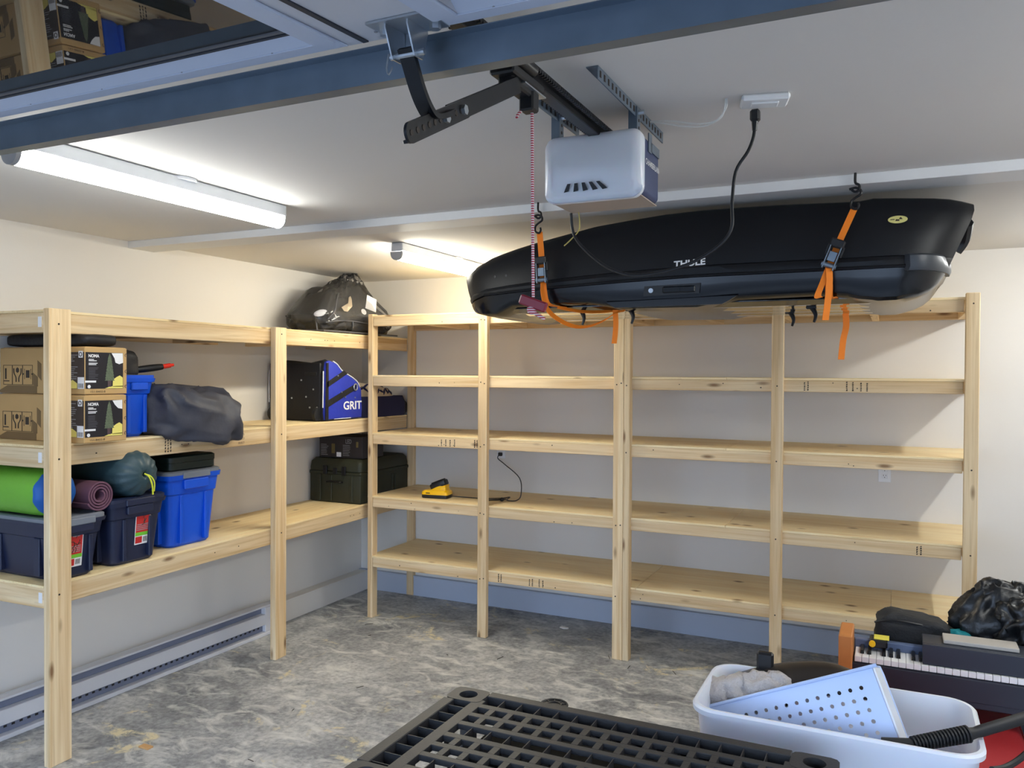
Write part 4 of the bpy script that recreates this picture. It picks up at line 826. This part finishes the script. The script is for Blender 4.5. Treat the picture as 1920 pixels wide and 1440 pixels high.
o = obj('charger_cord', B().tube([(1.09, -.47, Z4+.012), (1.2, -.44, Z4+.006), (1.33, -.42, Z4+.005), (1.43, -.36, Z4+.006), (1.475, -.33, Z4+.012), (1.485, -.40, Z4+.006), (1.52, -.44, Z4+.006), (1.56, -.40, Z4+.006), (1.545, -.30, Z4+.03), (1.46, -.14, Z4+.12), (1.30, -.05, Z4+.20), (1.235, -.035, Z4+.24), (1.245, -.03, Z4+.268)], .0035, 7, 5).tube([(1.35, -.5, Z4+.006), (1.45, -.46, Z4+.009), (1.485, -.43, Z4+.012), (1.36, -.52, Z4+.007)], .004, 7, 5).blob((1.475, -.455, Z4+.014), (.016, .014, .0135), 1, 1, 0, 5, 14, 10).box(1.232, 1.262, -.03, -.008, Z4+.256, Z4+.282, .004), M['black'], ang=40)
tag(o, 'thin black charger cord running from the yellow charger up to the wall plug', 'cord')
def outlet(x, z, label):
    t = thing('wall_outlet', label, 'outlet', (x, -.003, z))
    p = obj('plate', B().box(x-.035, x+.035, -.006, -.0003, z-.057, z+.057, .002), M['white'], t)
    b = B()
    for s in (-1, 1):
        obj('receptacle', B().box(x-.017, x+.017, -.0085, -.0055, z+s*.02-.0155, z+s*.02+.0155, .003), M['white'], t)
        for dx in (-.0065, .0065): b.box(x+dx-.0012, x+dx+.0012, -.0092, -.0082, z+s*.02-.001, z+s*.02+.008)
        b.cyl((x, -.0092, z+s*.02-.008), (x, -.0082, z+s*.02-.008), .0026, 8)
    obj('slot', b, M['ink'], t, kind='stuff')
outlet(3.808, 1.135, 'white duplex outlet on the back wall between the right two posts')
outlet(1.247, 1.15, 'white duplex outlet on the back wall holding the charger cord plug')

# ---------------------------------------------------------------- black plastic shelving in the foreground
t = thing('plastic_shelving', 'black plastic grid shelf unit standing in front of the white tub', 'shelf', (3.22, -3.6, 0))
gx0, gx1, gy1, gy0, gz = 2.712, 3.752, -3.268, -3.86, .8
def grid(z, ga, gb, gc, gd, name, holes=True):
    b = B(); th = .05; e = .034; ch = .052
    b.box(ga+.1085, gb-.1085, gd-e+.0, gd, z-th, z, .002).box(ga+.1085, gb-.1085, gc, gc+e, z-th, z, .002).box(ga, ga+e, gc+.0895, gd-.0895, z-th, z, .002).box(gb-e, gb, gc+.0895, gd-.0895, z-th, z, .003)
    for cx, cy in ((ga+.055, gd-.045), (gb-.055, gd-.045), (ga+.055, gc+.045), (gb-.055, gc+.045)):   # corner sockets
        o_, i_ = 20, []
        ro = [(cx+.054*math.copysign(min(1, abs(1.25*math.cos(a))), math.cos(a)), cy+.044*math.copysign(min(1, abs(1.25*math.sin(a))), math.sin(a))) for a in [2*math.pi*k/24 for k in range(24)]]
        ri = [(cx+.0265*math.cos(a), cy+.0265*math.sin(a)) for a in [2*math.pi*k/24 for k in range(24)]]
        vs = [(x, y, z) for x, y in ro]+[(x, y, z) for x, y in ri]+[(x, y, z-th) for x, y in ro]+[(x, y, z-th) for x, y in ri]; fs = []
        for k in range(24):
            q = (k+1) % 24; fs += [(k, q, 24+q, 24+k), (24+k, 24+q, 72+q, 72+k), (q, k, 48+k, 48+q), (48+k, 72+k, 72+q, 48+q)]
        b.add(vs, fs)
    xa, xb = ga+.11, gb-.11; ya, yb = gc+e, gd-e
    o = obj(name, b, M['grid'], t, 30)
    # deep channels with thin webs, bars and square mesh rows
    b = B(); y = yb; n = int((xb-xa)/.0525); px = (xb-xa)/n
    rows = []
    def chan(y0, y1):
        for k in range(n+1): b.box(xa+k*px-.0012, xa+k*px+.0012, y0, y1, z-th, z-.004)
    def bar(y0, y1): b.box(ga+e+.084, gb-e-.084, y0, y1, z-.016, z-.001, .0015)
    y -= ch; chan(y, y+ch)
    while y > ya+ch+.13:
        bar(y-.024, y); y -= .024
        for r in range(2):
            y1 = y; y -= .036
            for k in range(n+1): b.box(xa+k*px-.0085, xa+k*px+.0085, y-.0005, y1+.0005, z-.016, z-.001)
            bar(y-.022, y); y -= .022
        y -= ch; chan(y, y+ch)
    bar(ya, y)
    obj('deck_mesh', b, M['grid'], t, 30)
    b = B()
    for xa_ in (ga+e, gb-e-.052):
        yy = yb-.09
        while yy > ya+.05: b.box(xa_, xa_+.052, yy-.0012, yy+.0012, z-th, z-.004); yy -= .052
    b.box(ga+e+.052, ga+e+.086, ya, yb-.03, z-.02, z-.0008, .001).box(gb-e-.086, gb-e-.052, ya, yb-.03, z-.02, z-.0008, .001)
    obj('side_channel', b, M['grid'], t, 30, kind='stuff')
    obj('channel_floor', B().box(ga+.01, gb-.01, gd-e-ch, gd-.004, z-th-.003, z-th), M['gridd'], t)
grid(gz, gx0, gx1, gy0, gy1, 'shelf_deck')
for cx, cy in ((gx0+.055, gy1-.045), (gx1-.055, gy1-.045), (gx0+.055, gy0+.045), (gx1-.055, gy0+.045)):
    obj('leg', B().cyl((cx, cy, .001), (cx, cy, gz-.05), .024, 16), M['grid'], t)
# second deck lower and set back, its boss and rim showing behind
obj('lower_deck', B().box(2.80, 3.74, -3.9, -3.14, .655, .68, .006), M['shadedblk'], t)  # black plastic darkened further, painting in the shade seen through the holes
obj('lower_rim', B().box(2.93, 3.335, -3.10, -3.06, .668, .70, .005).box(2.93, 3.335, -3.066, -3.06, .70, .706, .001), M['gridd'], t)
b = B().cyl((2.925, -3.055, .66), (2.925, -3.055, .702), .043, 28).tube([(2.925+.041*math.cos(a), -3.055+.041*math.sin(a), .703) for a in [2*math.pi*k/24 for k in range(25)]], .0035, 6, 1)
b.tube([(2.925+.022*math.cos(a), -3.055+.022*math.sin(a), .703) for a in [2*math.pi*k/18 for k in range(19)]], .003, 6, 1)
for k in range(10): a = k*.628; b.cyl((2.925+.02*math.cos(a), -3.055+.02*math.sin(a), .703), (2.925+.04*math.cos(a), -3.055+.04*math.sin(a), .703), .002, 5)
obj('socket_boss', b, M['grid'], t)
b = B()
for x, y, s in ((2.86, -3.47, .014), (2.82, -3.53, .01), (2.84, -3.6, .012), (2.87, -3.43, .01), (2.88, -3.66, .013), (3.15, -3.50, .009)):
    b.blob((x, y, .684 if s < .03 else .7), (s, s*.8, .004), 1, 1, .004, 60, 12, 6, seed=s*100)
o = obj('packing_scrap', b, M['paper'], kind='stuff'); tag(o, 'torn white packing scraps lying under the black grid shelf', 'scraps')

# ---------------------------------------------------------------- bench, tub and what is in it
t = thing('upholstered_bench', 'red upholstered bench beside the piano, under the white tub', 'bench', (3.8, -2.55, 0))
bx0, bx1, by0, by1 = 3.32, 4.262, -3.14, -1.98
obj('seat', B().loft([rr((bx0+bx1)/2, (by0+by1)/2, z, (bx1-bx0)/2+e, (by1-by0)/2+e, .06, 6) for z, e in ((.16, -.005), (.18, 0), (.48, 0), (.515, -.006), (.533, -.022), (.538, -.05))]), M['redseat'], t, 50)
obj('piping', B().tube([(x, y, .497) for x, y, _ in rr((bx0+bx1)/2, (by0+by1)/2, 0, (bx1-bx0)/2+.001, (by1-by0)/2+.001, .06, 6)+[rr((bx0+bx1)/2, (by0+by1)/2, 0, (bx1-bx0)/2+.001, (by1-by0)/2+.001, .06, 6)[0]]], .005, 6, 1), M['redseat'], t)
for x in (bx0+.07, bx1-.07):
    for y in (by0+.07, by1-.07): obj('leg', B().cyl((x, y, .001), (x, y, .165), .022, 12, .028), M['blackm'], t)
t = thing('plastic_tub', 'long white plastic tub full of odds and ends on the red bench', 'tub', (3.71, -2.93, .54))
tx, ty, tz = 3.712, -2.925, .539; ax, ay = .36, .2
out = [(.0, .045, 0), (.012, .036, 0), (.13, .026, 0), (.135, .020, 0), (.238, .012, 0), (.243, 0, 0), (.256, -.001, 0), (.262, .004, 0), (.262, .012, 0), (.250, .017, 0), (.14, .025, 0), (.134, .031, 0), (.014, .042, 0)]
obj('tub_shell', B().loft([rr(tx, ty, tz+z, ax-e, ay-e, .075-e*.5, 8) for z, e, _ in out]), M['tub'], t, 40)
# perforated tray standing askew
tr0 = Vector((3.811, -2.95, .926)); al = .40
ue = Vector((-.921, .042, -.41)).normalized(); ve = Vector((.36, -.33, -.87)); ve = (ve-ue*ve.dot(ue)).normalized()
Mt = frame(tr0, ue, ve)      # local z points away from the camera or towards it
sgn = 1 if Mt.to_3x3().col[2].y > 0 else -1
t = thing('perforated_tray', 'pale perforated plastic tray tipped up on edge inside the white tub', 'tray', tuple(tr0))
b = B(); W_, H_, pt = .485, .20, .030
nx, ny = 16, 7
vs, fs, cache = [], [], {}
def V_(x, y, z):
    k = (round(x, 5), round(y, 5), round(z, 5))
    if k not in cache: cache[k] = len(vs); vs.append((x, y, z))
    return cache[k]
for zz in (0, sgn*.004):
    for i in range(nx):
        for j in range(ny):
            x0_, y0_ = W_/nx*i, .0+H_/ny*j; hxx, hyy = W_/nx, H_/ny; c = (x0_+hxx/2, y0_+hyy/2)
            sq = [(1, 0), (1, 1), (0, 1), (-1, 1), (-1, 0), (-1, -1), (0, -1), (1, -1)]
            S8 = [V_(c[0]+hxx/2*p, c[1]+hyy/2*q, zz) for p, q in sq]
            if i in (0, nx-1, nx-2) or j < 1: fs.append(S8); continue
            C8 = [V_(c[0]+.0058*math.cos(k*math.pi/4), c[1]+.0058*math.sin(k*math.pi/4), zz) for k in range(8)]
            for k in range(8): fs.append((S8[k], S8[(k+1) % 8], C8[(k+1) % 8], C8[k]))
            if zz == 0:
                D8 = [V_(c[0]+.0058*math.cos(k*math.pi/4), c[1]+.0058*math.sin(k*math.pi/4), sgn*.004) for k in range(8)]
                for k in range(8): fs.append((C8[k], C8[(k+1) % 8], D8[(k+1) % 8], D8[k]))
b.add(vs, fs, Mt)
obj('perforated_face', b, M['basket'], t, 40)  # blue skylight is painted into the colour of face and rim
dp = sgn*.085
b = B()
b.box(-.006, .0005, -.004, H_, *sorted((0, dp)), .002, Mt).box(W_, W_+.004, 0, H_, *sorted((0, dp)), 0, Mt).box(-.004, W_+.004, H_, H_+.004, *sorted((0, dp)), 0, Mt)
obj('tray_wall', b, M['tub'], t)
obj('tray_rim', B().tube([Mt @ Vector(p) for p in ((-.003, H_, dp), (-.004, .02, dp), (-.002, .0, dp*.8), (-.001, -.003, .0), (.03, -.003, 0), (W_, -.003, 0))], .005, 8, 2), M['basket'], t)
# fleece bundle
fl = B()
for (x, y, z), (a_, b_, c_), sd_ in (((3.385, -2.865, .745), (.045, .055, .05), 1), ((3.44, -2.86, .768), (.05, .05, .042), 4), ((3.505, -2.855, .79), (.055, .045, .036), 6), ((3.555, -2.85, .80), (.045, .04, .03), 8), ((3.47, -2.87, .745), (.07, .05, .04), 11)):
    fl.blob((x, y, z), (a_, b_, c_), .85, .85, .016, 22, 36, 22, sd_, .55)
o = obj('fleece_cloth', fl, M['fleece'], ang=70)
tag(o, 'bunched pale grey fleece cloth at the left end of the white tub', 'cloth')
# dark trim shell
t = thing('plastic_shroud', 'glossy brown black plastic shroud with a clip, leaning in the white tub', 'car part', (3.6, -2.8, .75))
rs = []
for k in range(13):
    q = k/12; x = 3.385+.40*q; zc = .76+.118*q**.55-.02*max(0, q-.8)*5; wd = .05+.06*math.sin(q*2.6); r0 = []
    for j in range(11):
        a = math.pi*(.02+.96*j/10); r0.append((x+.03*math.cos(a), -2.80-.10*math.cos(a)*(1-.35*q), zc-.055+wd*math.sin(a)*.6))
    r1 = [(p[0], p[1]*1.0+.0, p[2]-.004) for p in r0][::-1]
    rs.append(r0+r1)
obj('shell', B().loft(rs), M['fender'], t, 50)
obj('clip', B().box(3.486, 3.535, -2.80, -2.775, .80, .872, .006).box(3.482, 3.54, -2.83, -2.79, .80, .822, .004), M['black'], t)
b = B()
for x in (3.455, 3.47, 3.56, 3.58): b.box(x, x+.006, -2.875, -2.855, .75, .81, .001)
b.box(3.44, 3.60, -2.872, -2.862, .77, .79)
obj('mounting_rib', b, M['black'], t, kind='stuff')
# black hose with ribbed relief
t = thing('hose', 'black hose with a ribbed strain relief lying over the right end of the white tub', 'hose', (4.0, -3.05, .8))
hp = [Vector(p) for p in ((3.84, -3.085, .782), (3.885, -3.075, .785), (3.91, -3.07, .787))]
obj('nozzle', B().tube(hp, .014, 12, 3), M['rubber'], t)
b = B(); q0, q1 = Vector((3.91, -3.07, .787)), Vector((4.04, -3.005, .813)); dr = (q1-q0)
b.cyl(q0, q1, .013, 14)
for k in range(17): b.cyl(q0+dr*(k/17), q0+dr*((k+.45)/17), .019+.003*k/17, 14)
obj('strain_relief', b, M['rubber'], t)
obj('tube', B().tube([q1-dr*.05, q1+dr*.1, (4.12, -2.955, .833), (4.22, -2.88, .852), (4.4, -2.76, .87)], lambda q: .019-.006*min(1, q*4) if q < .3 else .0145, 12, 5), M['rubber'], t)
o = obj('cable', B().tube([(4.09, -3.0, .73), (4.13, -2.93, .715), (4.18, -2.87, .735), (4.25, -2.80, .80), (4.32, -2.74, .84)], .008, 8, 5), M['rubber']); tag(o, 'black cable sagging beside the red bench, just below the hose', 'cable')

# ---------------------------------------------------------------- digital piano and the pile on it
t = thing('digital_piano', 'black digital piano with white keys and an orange wood end block', 'piano', (4.33, -2.0, 0))
px0, px1 = 3.735, 4.98
obj('case_body', B().box(px0-.02, px1+.02, -2.236, -1.90, .60, .6895, .004).box(px0-.02, px1+.02, -2.236, -2.12, .6895, .700).box(px0-.02, px1+.02, -2.2375, -2.205, .62, .698, .003), M['piano'], t)
obj('rear_deck', B().box(px0, px1, -2.088, -1.90, .66, .69, .003), M['piano'], t)
obj('control_strip', B().box(px0, px1, -2.118, -2.0885, .70, .750, .003), M['pgreyp'], t)
obj('end_block', B().box(3.688, px0-.002, -2.27, -2.10, .66, .80, .004), M['cheek'], t)
obj('end_block', B().box(px1+.002, px1+.045, -2.27, -2.10, .66, .80, .004), M['cheek'], t)
kw = .0236; key = None
for k in range(52):
    x = px0+.004+k*kw
    if x > 4.62: break
    if key is None: key = obj('white_key', B().box(x+.0006, x+kw-.0006, -2.232, -2.12, .702, .7215, .0012), M['keyw'], t)
    else: dup(key, t, (x+kw/2, -2.176, .71175))
key = None
for k in range(37):
    if k % 7 in (2, 6): continue
    x = px0+.004+(k+1)*kw
    if key is None: key = obj('black_key', B().loft([rr(x, -2.157, .722, .0068, .04, .002, 1), rr(x, -2.155, .733, .005, .036, .002, 1)]), M['keyb'], t)
    else: dup(key, t, (x, -2.157, .7275))
for x in (px0+.63, px1-.02): obj('leg', B().box(x-.02, x+.02, -1.9, -1.82, .001, .60, .003), M['piano'], t)
obj('back_panel', B().box(px0+.02, px1-.04, -1.815, -1.80, .30, .60), M['piano'], t)
obj('leg', B().box(px0+.02, px0+.06, -1.9, -1.82, .001, .60, .003), M['piano'], t)
t = thing('dark_board', 'dark blue grey board lying across the piano keys', 'board', (4.3, -2.2, .73))
obj('board', B().box(3.955, 4.62, -2.222, -2.206, .7225, .792, .002).box(3.955, 4.62, -2.206, -2.09, .784, .792, .002), M['piano'], t)
t = thing('beige_panel', 'flat beige panel lying on the dark board behind the piano keys', 'panel', (4.13, -2.12, .79))
obj('panel', B().box(4.02, 4.245, -2.185, -2.1, .7925, .806, .002), M['panel'], t)
t = thing('stud_finder', 'small black and yellow gadget with a yellow note, lying on the piano keys', 'gadget', (3.80, -2.12, .735))
obj('gadget_body', B().box(3.785, 3.845, -2.16, -2.085, .7355, .764, .006), M['black'], t)
obj('button', B().cyl((3.795, -2.168, .752), (3.795, -2.158, .752), .011, 14), M['yellow'], t)
obj('note', B().box(3.80, 3.85, -2.145, -2.09, .7645, .7665), M['note'], t)
t = thing('toiletry_bag', 'black zip pouch lying on the rear left of the piano', 'bag', (3.92, -1.97, .69))
def tf(p): return Vector((p.x, p.y, p.z*(1.05-.25*((p.x+.11)/.22))))
obj('pouch', B().blob((3.925, -1.985, .752), (.12, .075, .08), .42, .4, .012, 14, 64, 32, 3, .6, zmin=.6905, fn=tf), M['toil'], t, 60)
obj('zip', B().tube([(3.80, -2.05, .80), (3.86, -2.062, .818), (3.95, -2.055, .812), (4.03, -2.03, .795)], .004, 6, 4), M['black'], t)
obj('zip_loop', B().tube([(4.03, -2.05, .79), (4.045, -2.06, .775), (4.047, -2.06, .76), (4.038, -2.055, .77)], .003, 6, 4).tube([(3.86, -1.99, .822), (3.88, -1.985, .833), (3.92, -1.98, .82)], .005, 6, 4), M['black'], t)
t = thing('garbage_bag', 'big black garbage bag with a tied top heaped behind the piano', 'bag', (4.2, -1.72, .69))
def gf(p):
    k = max(0, p.z)/.12; return Vector((p.x*(1-.35*k)+.02*k, p.y*(1-.35*k), p.z))
obj('sack', B().blob((4.215, -1.90, .757+.065), (.15, .095, .125), .55, .6, .028, 14, 90, 50, 2, .85, zmin=.6905, fn=gf).blob((4.20, -1.9, .905), (.06, .045, .055), .8, .7, .022, 18, 40, 24, 6, .7), M['bagp'], t, 75)
obj('tied_end', B().tube([(4.15, -1.9, .90), (4.12, -1.91, .888), (4.105, -1.915, .875)], .003, 6, 3), M['bagp'], t)
t = thing('garbage_bag', 'shiny crumpled black garbage bag at the right edge, in front of the tied one', 'bag', (4.3, -1.95, .69))
obj('sack', B().blob((4.31, -1.985, .812), (.115, .06, .10), .6, .7, .026, 20, 90, 46, 11, .85, zmin=.6905), M['bagp'], t, 75)
t = thing('garbage_bag', 'grey black garbage bag standing farthest right against the back wall side', 'bag', (4.42, -1.7, .6))
obj('sack', B().blob((4.42, -1.885, .81), (.11, .06, .13), .6, .6, .025, 12, 48, 28, 15, .7, zmin=.6905), M['bagp'], t, 75)
o = obj('teal_cloth', B().blob((4.08, -1.99, .775), (.04, .035, .016), .8, .8, .008, 25, 28, 14, 3, .3, zmin=.6905), M['aqua'], ang=60); tag(o, 'small teal cloth tucked between the black pouch and the garbage bags', 'cloth')
# lumber on the floor at far right, floor scraps
t = thing('lumber_pile', 'short stack of pale lumber on the floor behind the red bench', 'lumber', (4.5, -1.3, 0))
for k, (y, z) in enumerate(((-1.45, 0), (-1.33, 0), (-1.21, 0), (-1.40, .039), (-1.26, .039))): obj('plank', B().box(4.33, 5.3, y, y+.088, z+.001, z+.038, .003), WX, t)
o = obj('wood_scrap', B().box(.755, .815, -2.75, -2.718, .0005, .008, .001), mat('scrap_orange', (204, 158, 104), .7)); tag(o, 'small orange brown wood offcut on the concrete floor in the left foreground', 'scrap')
o = obj('paper_scrap', B().blob((1.86, -.28, .008), (.035, .02, .008), .9, .9, .006, 40, 14, 8, 2, zmin=.0006), M['paper'], ang=50); tag(o, 'crumpled white scrap on the floor under the back shelves', 'scrap')
b = B(); rnd = random.Random(3)
for k in range(26):
    x, y, a = rnd.uniform(.5, 3.6), rnd.uniform(-3.3, -.4), rnd.uniform(0, 3); l = rnd.uniform(.008, .03)
    b.tube([(x-l*math.cos(a), y-l*math.sin(a), .0022), (x, y, .003), (x+l*math.cos(a), y+l*math.sin(a), .0022)], .0016, 5, 2)
o = obj('wood_splinter', b, M['ink'], kind='stuff'); tag(o, 'tiny dark wood splinters scattered over the concrete floor', 'debris')
